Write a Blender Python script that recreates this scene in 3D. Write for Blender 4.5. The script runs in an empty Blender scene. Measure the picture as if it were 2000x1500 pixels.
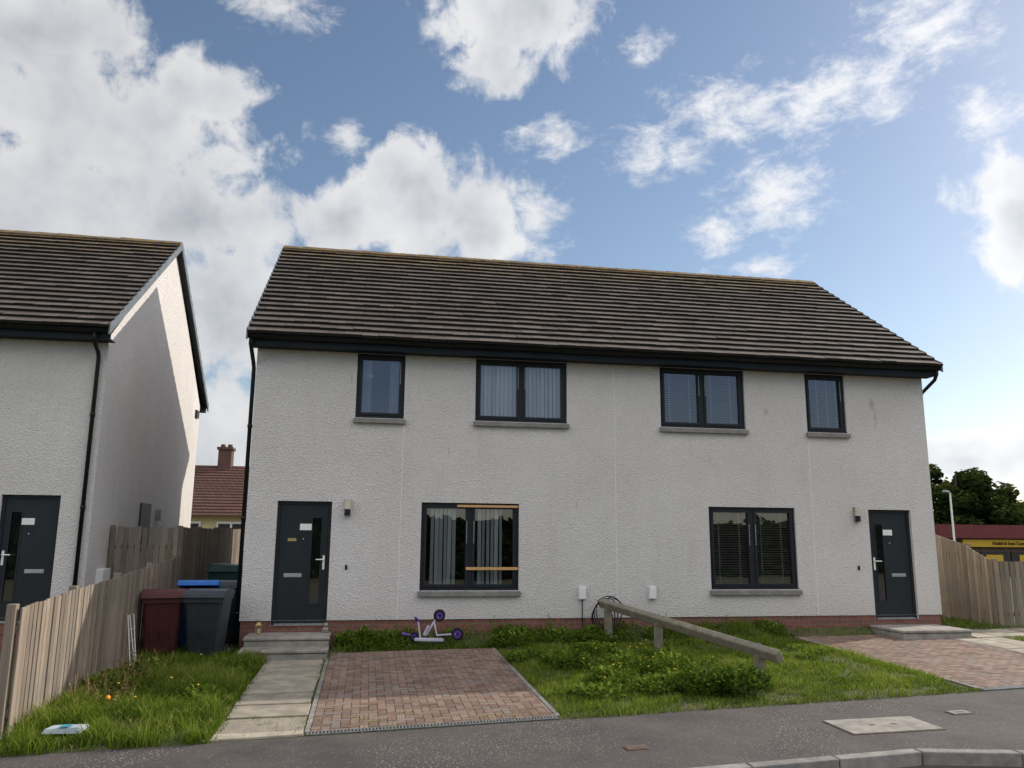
import bpy, math, random
import numpy as np
from mathutils import Vector, Matrix, noise as mnoise
random.seed(7); rng=np.random.default_rng(11)
S=bpy.context.scene; COL=S.collection

# ---------------------------------------------------------------- helpers
class MB:
    def __init__(s): s.v=[];s.f=[];s.m=[];s.t=[]
    def poly(s,pts,mi=0,t=.5):
        n=len(s.v); s.v+=[tuple(p) for p in pts]; s.f.append(tuple(range(n,n+len(pts)))); s.m.append(mi); s.t.append(t)
    def box(s,x0,x1,y0,y1,z0,z1,mi=0,t=.5):
        s.hexa([(x0,y0,z0),(x1,y0,z0),(x1,y1,z0),(x0,y1,z0),(x0,y0,z1),(x1,y0,z1),(x1,y1,z1),(x0,y1,z1)],mi,t)
    def hexa(s,p,mi=0,t=.5):
        n=len(s.v); s.v+=[tuple(q) for q in p]
        for f in ((0,3,2,1),(4,5,6,7),(0,1,5,4),(1,2,6,5),(2,3,7,6),(3,0,4,7)):
            s.f.append(tuple(n+i for i in f)); s.m.append(mi); s.t.append(t)
    def beam(s,a,b,w,h,mi=0,t=.5,roll=0):
        a=Vector(a);b=Vector(b);d=(b-a).normalized()
        up=Vector((0,0,1)) if abs(d.z)<.95 else Vector((0,1,0))
        r=d.cross(up).normalized();u=r.cross(d)
        if roll: q=Matrix.Rotation(roll,3,d); r=q@r;u=q@u
        P=[]
        for z in (-1,1):
            for e,x in ((a,-1),(a,1),(b,1),(b,-1)): P.append(e+r*x*w/2+u*z*h/2)
        s.hexa(P,mi,t)
    def tube(s,path,r,n=8,mi=0,t=.5,caps=True):
        path=[Vector(p) for p in path]; base=len(s.v); prev=None
        rs=r if isinstance(r,(list,tuple)) else [r]*len(path)
        for i,p in enumerate(path):
            d=(path[min(i+1,len(path)-1)]-path[max(i-1,0)]).normalized()
            if prev is None:
                up=Vector((0,0,1)) if abs(d.z)<.9 else Vector((0,1,0)); x=d.cross(up).normalized()
            else: x=(prev-d*prev.dot(d)).normalized()
            prev=x;y=d.cross(x)
            for k in range(n):
                a=2*math.pi*k/n; s.v.append(tuple(p+(x*math.cos(a)+y*math.sin(a))*rs[i]))
        for i in range(len(path)-1):
            for k in range(n):
                a=base+i*n+k;b=base+i*n+(k+1)%n
                s.f.append((a,b,b+n,a+n));s.m.append(mi);s.t.append(t)
        if caps:
            s.f.append(tuple(base+k for k in range(n))[::-1]);s.m.append(mi);s.t.append(t)
            e=base+(len(path)-1)*n
            s.f.append(tuple(e+k for k in range(n)));s.m.append(mi);s.t.append(t)
    def ball(s,c,r,n=10,mi=0,t=.5,sc=(1,1,1)):
        base=len(s.v)
        for i in range(n//2+1):
            a=math.pi*i/(n//2)
            for k in range(n):
                b=2*math.pi*k/n
                s.v.append((c[0]+r*sc[0]*math.sin(a)*math.cos(b),c[1]+r*sc[1]*math.sin(a)*math.sin(b),c[2]+r*sc[2]*math.cos(a)))
        for i in range(n//2):
            for k in range(n):
                a=base+i*n+k;b=base+i*n+(k+1)%n
                s.f.append((a,a+n,b+n,b));s.m.append(mi);s.t.append(t)
    def build(s,name,mats,parent=None,base=(0,0,0),smooth=False,bevel=0):
        me=bpy.data.meshes.new(name)
        B=base
        me.from_pydata([(x-B[0],y-B[1],z-B[2]) for x,y,z in s.v],[],s.f)
        if not isinstance(mats,(list,tuple)): mats=[mats]
        for m in mats: me.materials.append(m)
        me.polygons.foreach_set('material_index',s.m)
        at=me.attributes.new('tint','FLOAT','FACE'); at.data.foreach_set('value',s.t)
        if smooth: me.polygons.foreach_set('use_smooth',[True]*len(s.f))
        me.update()
        o=bpy.data.objects.new(name,me); COL.objects.link(o)
        if parent: o.parent=parent
        else: o.location=B
        if bevel:
            md=o.modifiers.new('b','BEVEL');md.width=bevel;md.segments=2;md.limit_method='ANGLE'
        return o
def empty(name,loc,label,cat,group=None):
    o=bpy.data.objects.new(name,None);COL.objects.link(o);o.location=loc;o.empty_display_size=.2
    tag(o,label,cat,group);return o
def tag(o,label,cat,group=None,kind=None):
    o['label']=label;o['category']=cat
    if group:o['group']=group
    if kind:o['kind']=kind
    return o

# ---------------------------------------------------------------- materials
def newmat(name):
    m=bpy.data.materials.new(name);m.use_nodes=True;nt=m.node_tree
    return m,nt,nt.nodes['Principled BSDF']
def N(nt,typ,**k):
    n=nt.nodes.new(typ)
    for a,b in k.items(): setattr(n,a,b)
    return n
def L(nt,a,b): nt.links.new(a,b)
def mathn(nt,op,a,b=None,c=None,clamp=False):
    n=nt.nodes.new('ShaderNodeMath');n.operation=op;n.use_clamp=clamp
    for i,x in enumerate((a,b,c)):
        if x is None: continue
        if isinstance(x,(int,float)): n.inputs[i].default_value=x
        else: L(nt,x,n.inputs[i])
    return n.outputs[0]
def mixc(nt,fac,a,b,mode='MIX'):
    n=nt.nodes.new('ShaderNodeMix');n.data_type='RGBA';n.blend_type=mode
    for x,s in ((fac,n.inputs[0]),(a,n.inputs[6]),(b,n.inputs[7])):
        if isinstance(x,(int,float)): s.default_value=x
        elif isinstance(x,tuple): s.default_value=(*x,1) if len(x)==3 else x
        else: L(nt,x,s)
    return n.outputs[2]
def ramp(nt,x,stops):
    n=nt.nodes.new('ShaderNodeValToRGB');L(nt,x,n.inputs[0]);e=n.color_ramp.elements
    while len(e)<len(stops): e.new(.5)
    for i,(p,c) in enumerate(stops):
        e[i].position=p;e[i].color=(*c,1) if isinstance(c,tuple) else (c,c,c,1)
    return n.outputs[0]
def noisen(nt,scale,detail=3,rough=.5,vec=None,sc=None):
    n=nt.nodes.new('ShaderNodeTexNoise');n.inputs['Scale'].default_value=scale;n.inputs['Detail'].default_value=detail;n.inputs['Roughness'].default_value=rough
    if vec is None:
        vec=N(nt,'ShaderNodeTexCoord').outputs['Object']
    if sc:
        mp=nt.nodes.new('ShaderNodeMapping');mp.inputs['Scale'].default_value=sc;L(nt,vec,mp.inputs[0]);vec=mp.outputs[0]
    L(nt,vec,n.inputs['Vector']);return n.outputs[0]
def bump(nt,p,h,strength=.3,dist=.01):
    b=nt.nodes.new('ShaderNodeBump');b.inputs['Strength'].default_value=strength;b.inputs['Distance'].default_value=dist
    L(nt,h,b.inputs['Height']);L(nt,b.outputs[0],p.inputs['Normal'])
def tint(nt):
    a=nt.nodes.new('ShaderNodeAttribute');a.attribute_name='tint';return a.outputs['Fac']
def plain(name,c1,c2=None,rough=.6,scale=8,bs=0,metal=0,tfac=0,spec=.5):
    m,nt,p=newmat(name);c2=c2 or tuple(x*.8 for x in c1)
    n=noisen(nt,scale,3,.6)
    col=mixc(nt,ramp(nt,n,[(.35,0.),(.65,1.)]),c1,c2)
    if tfac:
        k=mathn(nt,'MULTIPLY_ADD',tint(nt),tfac,1-tfac/2)
        cc=nt.nodes.new('ShaderNodeCombineColor')
        for i in range(3): L(nt,k,cc.inputs[i])
        col=mixc(nt,1.,col,cc.outputs[0],'MULTIPLY')
    L(nt,col,p.inputs['Base Color']);p.inputs['Roughness'].default_value=rough;p.inputs['Metallic'].default_value=metal
    p.inputs['Specular IOR Level'].default_value=spec
    if bs: bump(nt,p,noisen(nt,scale*12,2),bs,.01)
    return m
def m_render(stains=True):
    m,nt,p=newmat('roughcast_render')
    oc=N(nt,'ShaderNodeTexCoord').outputs['Object']
    big=noisen(nt,.55,5,.65)
    st=noisen(nt,2.2,4,.7,sc=(1,1,.22))
    col=mixc(nt,ramp(nt,big,[(.3,0.),(.75,1.)]),(.595,.562,.540),(.675,.648,.630))
    col=mixc(nt,ramp(nt,st,[(.55,0.),(.82,.28)]),col,(.43,.39,.35))
    if stains:
        acc=None;dn=noisen(nt,6,3,.7)
        for (x,z,rx,rz) in ((5.45,4.22,.07,.16),(5.50,3.95,.03,.35),(3.12,3.98,.07,.09),(-4.95,4.30,.02,.12),(-3.15,3.05,.02,.16),(1.9,3.02,.018,.14),(-.75,2.1,.018,.12)):
            mp=nt.nodes.new('ShaderNodeMapping');mp.inputs['Scale'].default_value=(1/rx,.15,1/rz);mp.inputs['Location'].default_value=(-x/rx,0,-z/rz);L(nt,oc,mp.inputs[0])
            ln=nt.nodes.new('ShaderNodeVectorMath');ln.operation='LENGTH';L(nt,mp.outputs[0],ln.inputs[0])
            acc=ln.outputs['Value'] if acc is None else mathn(nt,'MINIMUM',acc,ln.outputs['Value'])
        sm_=mathn(nt,'MULTIPLY',mathn(nt,'SUBTRACT',1.7,mathn(nt,'ADD',acc,mathn(nt,'MULTIPLY',dn,1.4)),clamp=True),.65,clamp=True)
        col=mixc(nt,sm_,col,(.34,.29,.24))
    sx=nt.nodes.new('ShaderNodeSeparateXYZ');L(nt,oc,sx.inputs[0])
    low=mathn(nt,'MULTIPLY',mathn(nt,'MULTIPLY_ADD',sx.outputs[2],-1.6,.75,clamp=True),ramp(nt,big,[(.3,.2),(.7,.8)]))
    col=mixc(nt,mathn(nt,'MULTIPLY',low,.5),col,(.40,.36,.31))
    v=nt.nodes.new('ShaderNodeTexVoronoi');v.inputs['Scale'].default_value=42
    L(nt,oc,v.inputs['Vector'])
    f=noisen(nt,48,2,.7)
    h=mathn(nt,'ADD',mathn(nt,'MULTIPLY',v.outputs['Distance'],.9),f)
    pit=ramp(nt,h,[(.48,.66),(.85,1.)])
    col=mixc(nt,1.,col,pit,'MULTIPLY')
    L(nt,col,p.inputs['Base Color']);p.inputs['Roughness'].default_value=.95;p.inputs['Specular IOR Level'].default_value=.15
    bump(nt,p,h,.85,.014)
    return m
def m_tile():
    m,nt,p=newmat('concrete_roof_tile')
    t=tint(nt)
    col=ramp(nt,t,[(0.,(.066,.053,.045)),(.5,(.098,.080,.069)),(1.,(.140,.117,.101))])
    n=noisen(nt,5,4,.7)
    col=mixc(nt,ramp(nt,n,[(.3,0.),(.75,.55)]),col,(.155,.127,.108))
    bigp=ramp(nt,noisen(nt,.6,3,.6),[(.3,.85),(.7,1.1)])
    col=mixc(nt,1.,col,bigp,'MULTIPLY')
    ge=N(nt,'ShaderNodeTexCoord').outputs['Object'];sx=nt.nodes.new('ShaderNodeSeparateXYZ');L(nt,ge,sx.inputs[0])
    near=mathn(nt,'MULTIPLY_ADD',sx.outputs[2],1.0,-7.3,clamp=True)
    mo=ramp(nt,noisen(nt,6,4,.75),[(.40,0.),(.58,1.)])
    col=mixc(nt,mathn(nt,'MULTIPLY',mathn(nt,'MULTIPLY',near,mo),.85),col,(.27,.17,.045))
    mo2=ramp(nt,noisen(nt,14,3,.7),[(.64,0.),(.72,.55)])
    col=mixc(nt,mo2,col,(.19,.16,.09))
    L(nt,col,p.inputs['Base Color']);p.inputs['Roughness'].default_value=.85;p.inputs['Specular IOR Level'].default_value=.3
    return m
def m_brick(name,c1,c2,mort,w=.225,h=.075,ms=.008):
    m,nt,p=newmat(name)
    tc=N(nt,'ShaderNodeTexCoord').outputs['Object'];sx=nt.nodes.new('ShaderNodeSeparateXYZ');L(nt,tc,sx.inputs[0])
    cb=nt.nodes.new('ShaderNodeCombineXYZ');L(nt,mathn(nt,'ADD',sx.outputs[0],sx.outputs[1]),cb.inputs[0]);L(nt,sx.outputs[2],cb.inputs[1])
    b=nt.nodes.new('ShaderNodeTexBrick');L(nt,cb.outputs[0],b.inputs['Vector'])
    b.inputs['Scale'].default_value=1;b.inputs['Brick Width'].default_value=w;b.inputs['Row Height'].default_value=h;b.inputs['Mortar Size'].default_value=ms
    b.inputs['Color1'].default_value=(*c1,1);b.inputs['Color2'].default_value=(*c2,1);b.inputs['Mortar'].default_value=(*mort,1)
    col=mixc(nt,.35,b.outputs[0],ramp(nt,noisen(nt,20,4),[(.3,.15),(.7,.6)]),'OVERLAY')
    L(nt,col,p.inputs['Base Color']);p.inputs['Roughness'].default_value=.9
    bump(nt,p,mathn(nt,'SUBTRACT',1.,b.outputs[1]),.5,.01);return m
def m_asphalt():
    m,nt,p=newmat('asphalt')
    n=noisen(nt,1.3,5,.7)
    col=mixc(nt,ramp(nt,n,[(.3,0.),(.7,1.)]),(.044,.038,.036),(.090,.077,.071))
    oc=N(nt,'ShaderNodeTexCoord').outputs['Object']
    v=nt.nodes.new('ShaderNodeTexVoronoi');v.inputs['Scale'].default_value=70;L(nt,oc,v.inputs['Vector'])
    sp=ramp(nt,v.outputs['Color'],[(.84,0.),(.92,.5)])
    col=mixc(nt,sp,col,(.26,.22,.20))
    v2=nt.nodes.new('ShaderNodeTexVoronoi');v2.inputs['Scale'].default_value=30;L(nt,oc,v2.inputs['Vector'])
    sp2=mathn(nt,'MULTIPLY',ramp(nt,v2.outputs['Distance'],[(.16,1.),(.24,0.)]),ramp(nt,noisen(nt,.8,3),[(.48,0.),(.64,.9)]))
    col=mixc(nt,sp2,col,(.42,.37,.34))
    L(nt,col,p.inputs['Base Color']);p.inputs['Roughness'].default_value=.9
    bump(nt,p,v.outputs['Distance'],.6,.008);return m
def m_wood(name,c1,c2,sc=(14,14,1.2),tf=.6):
    m,nt,p=newmat(name)
    g=noisen(nt,2.5,5,.7,sc=sc)
    col=mixc(nt,ramp(nt,g,[(.3,0.),(.7,1.)]),c1,c2)
    k=mathn(nt,'MULTIPLY_ADD',tint(nt),tf,1-tf/2);cc=nt.nodes.new('ShaderNodeCombineColor')
    for i in range(3): L(nt,k,cc.inputs[i])
    col=mixc(nt,1.,col,cc.outputs[0],'MULTIPLY')
    kn=ramp(nt,noisen(nt,5,2),[(.68,0.),(.74,.7)])
    col=mixc(nt,kn,col,tuple(x*.4 for x in c1))
    wt=ramp(nt,noisen(nt,1.1,3,.6),[(.35,0.),(.7,.6)])
    col=mixc(nt,wt,col,(.18,.165,.148))
    L(nt,col,p.inputs['Base Color']);p.inputs['Roughness'].default_value=.85;p.inputs['Specular IOR Level'].default_value=.25
    bump(nt,p,g,.5,.006);return m
def m_glass():
    m,nt,p=newmat('window_glass');nt.nodes.remove(p)
    out=nt.nodes['Material Output']
    tr=nt.nodes.new('ShaderNodeBsdfTransparent');tr.inputs[0].default_value=(.86,.88,.90,1)
    gl=nt.nodes.new('ShaderNodeBsdfGlossy');gl.inputs['Roughness'].default_value=.01;gl.inputs[0].default_value=(.92,.90,1,1)
    fr=nt.nodes.new('ShaderNodeFresnel');fr.inputs[0].default_value=1.55
    f=mathn(nt,'MULTIPLY_ADD',fr.outputs[0],1.0,.12,clamp=True)
    bp=nt.nodes.new('ShaderNodeBump');bp.inputs['Strength'].default_value=.08;bp.inputs['Distance'].default_value=.02
    L(nt,noisen(nt,1.6,1),bp.inputs['Height']);L(nt,bp.outputs[0],gl.inputs['Normal'])
    mx=nt.nodes.new('ShaderNodeMixShader');L(nt,f,mx.inputs[0]);L(nt,tr.outputs[0],mx.inputs[1]);L(nt,gl.outputs[0],mx.inputs[2]);L(nt,mx.outputs[0],out.inputs[0])
    return m
def m_leaf(name,stops,trans=.35):
    m,nt,p=newmat(name)
    nt.nodes.remove(p)
    col=ramp(nt,tint(nt),stops)
    p=nt.nodes.new('ShaderNodeBsdfDiffuse');L(nt,col,p.inputs[0])
    t=nt.nodes.new('ShaderNodeBsdfTranslucent');L(nt,col,t.inputs[0])
    mx=nt.nodes.new('ShaderNodeMixShader');mx.inputs[0].default_value=trans
    L(nt,p.outputs[0],mx.inputs[1]);L(nt,t.outputs[0],mx.inputs[2]);L(nt,mx.outputs[0],nt.nodes['Material Output'].inputs[0]);return m
M={}
M['render']=m_render();M['render2']=m_render(False);M['tile']=m_tile()
M['brick']=m_brick('red_base_brick',(.25,.095,.068),(.18,.072,.053),(.17,.14,.12))
M['brick_far']=m_brick('chimney_brick',(.14,.06,.045),(.10,.045,.035),(.12,.1,.09))
M['anth']=plain('anthracite_frame',(.011,.013,.017),(.015,.018,.022),.5,4,spec=.3)
M['fascia']=plain('fascia_board',(.010,.014,.020),(.015,.019,.026),.6,3,spec=.25)
M['door']=plain('door_anthracite',(.014,.017,.021),(.018,.022,.026),.5,3,.05,spec=.3)
M['black']=plain('black_plastic',(.007,.008,.008),(.011,.011,.011),.5,6,spec=.3)
M['glass']=m_glass()
M['white']=plain('white_plastic',(.78,.78,.76),(.72,.72,.70),.5,5)
M['bead']=plain('joint_bead',(.76,.73,.71),(.70,.67,.65),.8,5)
M['blind']=plain('blind_fabric',(.88,.87,.85),(.80,.79,.77),.8,3,tfac=.25)
M['slat']=plain('wood_slat',(.30,.27,.225),(.22,.20,.17),.6,6,tfac=.3)
M['curtain']=plain('net_curtain',(.36,.39,.46),(.28,.31,.38),.9,5)
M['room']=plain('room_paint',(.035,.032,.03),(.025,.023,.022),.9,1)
M['sill']=plain('sill_stone',(.25,.235,.22),(.18,.17,.16),.9,6,.3)
M['conc']=plain('concrete',(.34,.31,.27),(.20,.188,.165),.92,5,.4)
M['slab']=plain('paving_slab',(.38,.335,.265),(.24,.215,.17),.92,4,.4,tfac=.35)
M['asph']=m_asphalt()
M['kerb']=plain('kerb_concrete',(.28,.26,.24),(.18,.17,.16),.92,7,.4,tfac=.25)
M['verge']=plain('verge_cap',(.13,.15,.165),(.09,.105,.12),.6,5,tfac=.2)
M['chrome']=plain('chrome',(.7,.7,.7),(.6,.6,.6),.3,5,metal=.9)
M['gold']=plain('brass',(.6,.45,.2),(.5,.36,.15),.35,5,metal=.8)
M['fence']=m_wood('weathered_board',(.31,.245,.185),(.17,.132,.102),tf=.75)
M['fence2']=m_wood('treated_board',(.33,.265,.19),(.19,.148,.105),tf=.75)
M['rail']=m_wood('rail_timber',(.30,.27,.20),(.14,.125,.082),(3,3,3),.3)
M['newwood']=plain('new_batten',(.62,.36,.15),(.50,.28,.11),.7,9)
M['grass']=m_leaf('grass_blade',[(0.,(.052,.082,.012)),(.5,(.130,.195,.022)),(.85,(.225,.290,.042)),(1.,(.38,.33,.13))],.42)
M['weed']=m_leaf('weed_leaf',[(0.,(.042,.072,.014)),(.5,(.120,.190,.025)),(1.,(.27,.34,.055))],.42)
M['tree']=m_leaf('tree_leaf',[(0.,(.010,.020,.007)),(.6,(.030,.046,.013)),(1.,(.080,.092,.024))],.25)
M['yellow']=plain('yellow_petal',(.80,.55,.02),(.7,.46,.02),.7,5)
M['orange']=plain('orange_petal',(.95,.36,.02),(.85,.30,.02),.5,5)
M['bark']=plain('bark',(.09,.07,.05),(.05,.04,.03),.9,8,.5)
M['cream']=plain('light_diffuser',(.55,.53,.42),(.5,.48,.38),.4,5)
M['tiledark']=plain('tile_edge_shade',(.010,.009,.008),(.015,.013,.011),.9,8)  # near-black butts put the shade lines between tile courses into colour

# ---------------------------------------------------------------- ground
def cl(x,a,b): return max(a,min(b,x))
def g(x,y): return -.31+.012*cl(x,-14,14)+.022*cl(y,-9,1)
SH=.083
def pback(x): return -5.30+SH*cl(x,-30,30)
def sm(t): t=cl(t,0,1); return t*t*(3-2*t)
def lawn(x,y):
    e=0
    if y>-.62 and -5.02<x<3.2: e+=.17*sm(1+y/.6)
    if y>-.3 and x>=3.2 and x<5: e+=.12*sm(1+y/.3)
    nn=.5+.5*mnoise.noise(Vector((x*1.3,y*1.3,3)))+.25*mnoise.noise(Vector((x*4,y*4,1)))
    ed=0
    if -8.1<x<-6.05: ed=min((-6.05-x)/.25,1)
    elif -2.32<x<3.2: ed=min((x+2.32)/.25,(3.2-x)/.25,1)
    ed=max(0,min(ed,(y-pback(x))/.3,1))
    return e+ed*.06*nn
xs=sorted(set([-1500,-700,-300,-120,-60,-30,-20,-14,14,20,30,60,120,300,700,1500]+[round(-11+.12*i,3) for i in range(184)]))
ts=sorted(set([-1500,-700,-300,-120,-60,-30,-20,-14,-10,-9,-8,-7,-6,-5.312,-5.30]+[round(-5.2+.12*i,3) for i in range(56)]+[2,3,5,8,12,20,40,80,200,500,1500]))
gb=MB();vv=[]
for t_ in ts:
    for x in xs:
        y=t_+SH*cl(x,-30,30)
        z=g(x,y)
        if t_<-5.305: z-=.17
        elif t_>=-5.301 and t_<1.5 and abs(x)<9: z+=lawn(x,y)
        vv.append((x,y,z))
gb.v=vv;nx=len(xs)
for j in range(len(ts)-1):
    for i in range(nx-1):
        gb.f.append((j*nx+i,j*nx+i+1,(j+1)*nx+i+1,(j+1)*nx+i));gb.m.append(0);gb.t.append(.5)
def m_ground():
    m,nt,p=newmat('lawn_ground')
    n=noisen(nt,2.5,5,.7);f=noisen(nt,45,3,.7)
    col=mixc(nt,ramp(nt,n,[(.3,0.),(.7,1.)]),(.050,.070,.016),(.095,.112,.028))
    col=mixc(nt,ramp(nt,f,[(.45,0.),(.7,.7)]),col,(.12,.10,.055))
    bare=ramp(nt,noisen(nt,1.6,4,.6),[(.52,0.),(.62,.8)])
    col=mixc(nt,bare,col,(.105,.082,.052))
    L(nt,col,p.inputs['Base Color']);p.inputs['Roughness'].default_value=.95;bump(nt,p,f,.8,.03);return m
M['ground']=m_ground()
o=gb.build('ground',M['ground'],smooth=True);o['kind']='structure'
def strip(name,x0,x1,lo,hi,dz,mat,ny=1,step=.5):
    b=MB();X=[x0]
    while X[-1]<x1-1e-6:
        X.append(min(x1,X[-1]+step))
    for i in range(len(X)-1):
        for j in range(ny):
            q=[]
            for (x,k) in ((X[i],j),(X[i+1],j),(X[i+1],j+1),(X[i],j+1)):
                y=lo(x)+(hi(x)-lo(x))*k/ny;q.append((x,y,g(x,y)+dz))
            b.poly(q)
    o=b.build(name,mat);o['kind']='structure';return o
def kf(x):
    if x<.76: return -7.265+SH*cl(x,-30,30)
    if x<6: return -7.2-.26*(x-.76)
    return -8.56
strip('pavement',-40,40,lambda x:kf(x)-.01,pback,-.004,M['asph'],4)
strip('road',-60,60,lambda x:-15.5,lambda x:kf(x)-.02,-.115,M['asph'],6,1)
kb=MB();x=-20
while x<12:
    x2=x+.9
    t=random.random()
    y0,y1=kf(x),kf(x2-.012)
    for_=[(x,y0-.13),(x2-.012,y1-.13),(x2-.012,y1),(x,y0)]
    kb.hexa([(a,b,g(a,b)-.16) for a,b in for_]+[(a,b,g(a,b)+.004) for a,b in for_],0,t)
    x=x2
o=kb.build('kerb',M['kerb'],bevel=.012);o['kind']='structure'

def m_paver():
    m,nt,p=newmat('paver_block')
    col=ramp(nt,tint(nt),[(0.,(.165,.102,.077)),(.45,(.235,.150,.113)),(.8,(.275,.185,.145)),(1.,(.21,.18,.16))])
    n=noisen(nt,1.8,5,.7);col=mixc(nt,1.,col,ramp(nt,n,[(.3,.66),(.7,1.12)]),'MULTIPLY')
    col=mixc(nt,ramp(nt,noisen(nt,30,3),[(.5,0.),(.8,.4)]),col,(.16,.13,.10))
    col=mixc(nt,ramp(nt,noisen(nt,3.2,3,.7),[(.58,0.),(.72,.45)]),col,(.10,.09,.06))
    L(nt,col,p.inputs['Base Color']);p.inputs['Roughness'].default_value=.9;return m
M['paver']=m_paver()
M['joint']=plain('joint_sand',(.060,.052,.035),(.045,.055,.02),.95,9)
def driveway(x0,x1,ytop,name):
    b=MB();U=.1
    for i in range(8):
        a=x0+(x1-x0)*i/8;c=x0+(x1-x0)*(i+1)/8
        b.poly([(a,pback(a)+.12,g(a,pback(a)+.12)+.004),(c,pback(c)+.12,g(c,pback(c)+.12)+.004),(c,ytop,g(c,ytop)+.004),(a,ytop,g(a,ytop)+.004)],1)
    nx_=int((x1-x0)/U)+2;ny_=int((ytop+6.2)/U)+2
    for i in range(-1,nx_):
        for j in range(-1,ny_):
            d=(i-j)%4
            if d==0: r=[x0+i*U,x0+(i+2)*U,-6.2+j*U,-6.2+(j+1)*U]
            elif d==3: r=[x0+i*U,x0+(i+1)*U,-6.2+j*U,-6.2+(j+2)*U]
            else: continue
            r=[r[0]+.004,r[1]-.004,r[2]+.004,r[3]-.004]
            r[0]=max(r[0],x0+.002);r[1]=min(r[1],x1-.002);r[3]=min(r[3],ytop)
            lo=pback((r[0]+r[1])/2)+.125
            r[2]=max(r[2],lo)
            if r[1]-r[0]<.02 or r[3]-r[2]<.02: continue
            t=random.random();h=.012+random.uniform(-.002,.002)+.006*mnoise.noise(Vector((r[0]*.9,r[2]*.9,4)));tl=random.uniform(-.002,.002)
            P=[(r[0],r[2]),(r[1],r[2]),(r[1],r[3]),(r[0],r[3])]
            b.hexa([(a,c,g(a,c)) for a,c in P]+[(a,c,g(a,c)+h+(tl if k in(0,1) else 0)) for k,(a,c) in enumerate(P)],0,t)
    o=b.build(name,[M['paver'],M['joint']]);o['kind']='structure';return o
driveway(-5.07,-2.42,-.62,'driveway');driveway(3.34,5.98,-.32,'driveway')
def edging(x,ytop):
    b=MB();y=ytop
    while y>pback(x)+.15:
        y2=max(y-.9,pback(x)+.1)
        P=[(x-.025,y2+.006),(x+.025,y2+.006),(x+.025,y),(x-.025,y)]
        b.hexa([(a,c,g(a,c)-.02) for a,c in P]+[(a,c,g(a,c)+.018) for a,c in P],0,random.random());y=y2
    o=b.build('driveway_edging',M['kerb']);o['kind']='structure'
edging(-2.39,-.6);edging(3.31,-.3);edging(-5.10,-1.2);edging(6.01,-.3)
def drain(x0,x1,mat_grate):
    b=MB();x=x0
    P=[(x0,pback(x0)),(x1,pback(x1)),(x1,pback(x1)+.12),(x0,pback(x0)+.12)]
    b.hexa([(a,c,g(a,c)-.02) for a,c in P]+[(a,c,g(a,c)+.006) for a,c in P],1)
    while x<x1-.03:
        y=pback(x)
        P=[(x,y+.02),(x+.018,y+.02),(x+.018,y+.10),(x,y+.10)]
        b.hexa([(a,c,g(a,c)) for a,c in P]+[(a,c,g(a,c)+.014) for a,c in P],0);x+=.036
    for k in (0,.108):
        P=[(x0,pback(x0)+k),(x1,pback(x1)+k),(x1,pback(x1)+k+.014),(x0,pback(x0)+k+.014)]
        b.hexa([(a,c,g(a,c)) for a,c in P]+[(a,c,g(a,c)+.014) for a,c in P],0)
    o=b.build('drain_channel',[mat_grate,M['black']])
    tag(o,'slotted metal drain channel across the foot of the brick driveway','drain','driveway drains')
M['galv']=plain('galvanised',(.34,.35,.36),(.22,.22,.22),.5,20,metal=.5)
drain(-5.1,-2.4,M['galv']);drain(3.3,6.0,M['galv'])
def slabs(rows,name):
    b=MB()
    for (x0,x1,y0,y1) in rows:
        j=lambda:random.uniform(-.015,.015)
        P=[(x0+j(),y0+j()),(x1+j(),y0+j()),(x1+j(),y1+j()),(x0+j(),y1+j())]
        hh=.022+random.uniform(-.006,.008)
        b.hexa([(a,c,g(a,c)-.02) for a,c in P]+[(a,c,g(a,c)+hh) for a,c in P],0,random.random())
    o=b.build(name,M['slab'],bevel=.006);o['kind']='structure'
rows=[];y=-1.24
while y>-5.2:
    x1=-5.15
    rows.append((x1-.87,x1,y-.56,y));y-=.62
slabs(rows,'path')
b=MB();P=[(-6.12,-5.80),(-5.13,-5.715),(-5.14,y+.02),(-6.04,y+.02)]
b.hexa([(a,c,g(a,c)-.02) for a,c in P]+[(a,c,g(a,c)+.022) for a,c in P],0,.9);o=b.build('path',M['slab'],bevel=.006);o['kind']='structure'
rows=[];y=-1.06
while y>-4.9: rows+= [(6.06,6.52,y-.58,y),(6.535,7.0,y-.58,y)];y-=.6
x=6.56
while x<8.1: rows+=[(x,x+.44,-.50,-.06),(x,x+.44,-.98,-.53)];x+=.46
slabs(rows,'path')
M['rust']=plain('cast_iron',(.16,.10,.075),(.10,.07,.055),.7,20)
def cover(cx,cy,w,d,rot,mat,label):
    b=MB();R=Matrix.Rotation(rot,3,'Z')
    def q(x0,x1,y0,y1,z,mi=0):
        P=[R@Vector(p) for p in ((x0,y0,0),(x1,y0,0),(x1,y1,0),(x0,y1,0))]
        b.hexa([(cx+p.x,cy+p.y,g(cx+p.x,cy+p.y)-.03) for p in P]+[(cx+p.x,cy+p.y,g(cx+p.x,cy+p.y)+z) for p in P],mi,random.random())
    q(-w/2,w/2,-d/2,d/2,.004,1)
    q(-w/2+.015,w/2-.015,-d/2+.015,d/2-.015,.009)
    for s in(-1,1): q(s*w*.12-.03,s*w*.12+.03,-.02,.02,.012,1)
    o=b.build('inspection_cover',[mat,M['rust']],base=(cx,cy,g(cx,cy)));tag(o,label,'manhole cover')
cover(.95,-6.36,1.08,.58,.02,M['conc'],'large pale concrete inspection cover set in the dark pavement')
cover(2.16,-6.0,.26,.16,.05,M['conc'],'small pale stop valve cover set in the pavement')
cover(-1.93,-6.72,.22,.14,.05,M['rust'],'small rusty iron valve cover set in the pavement')

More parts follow.
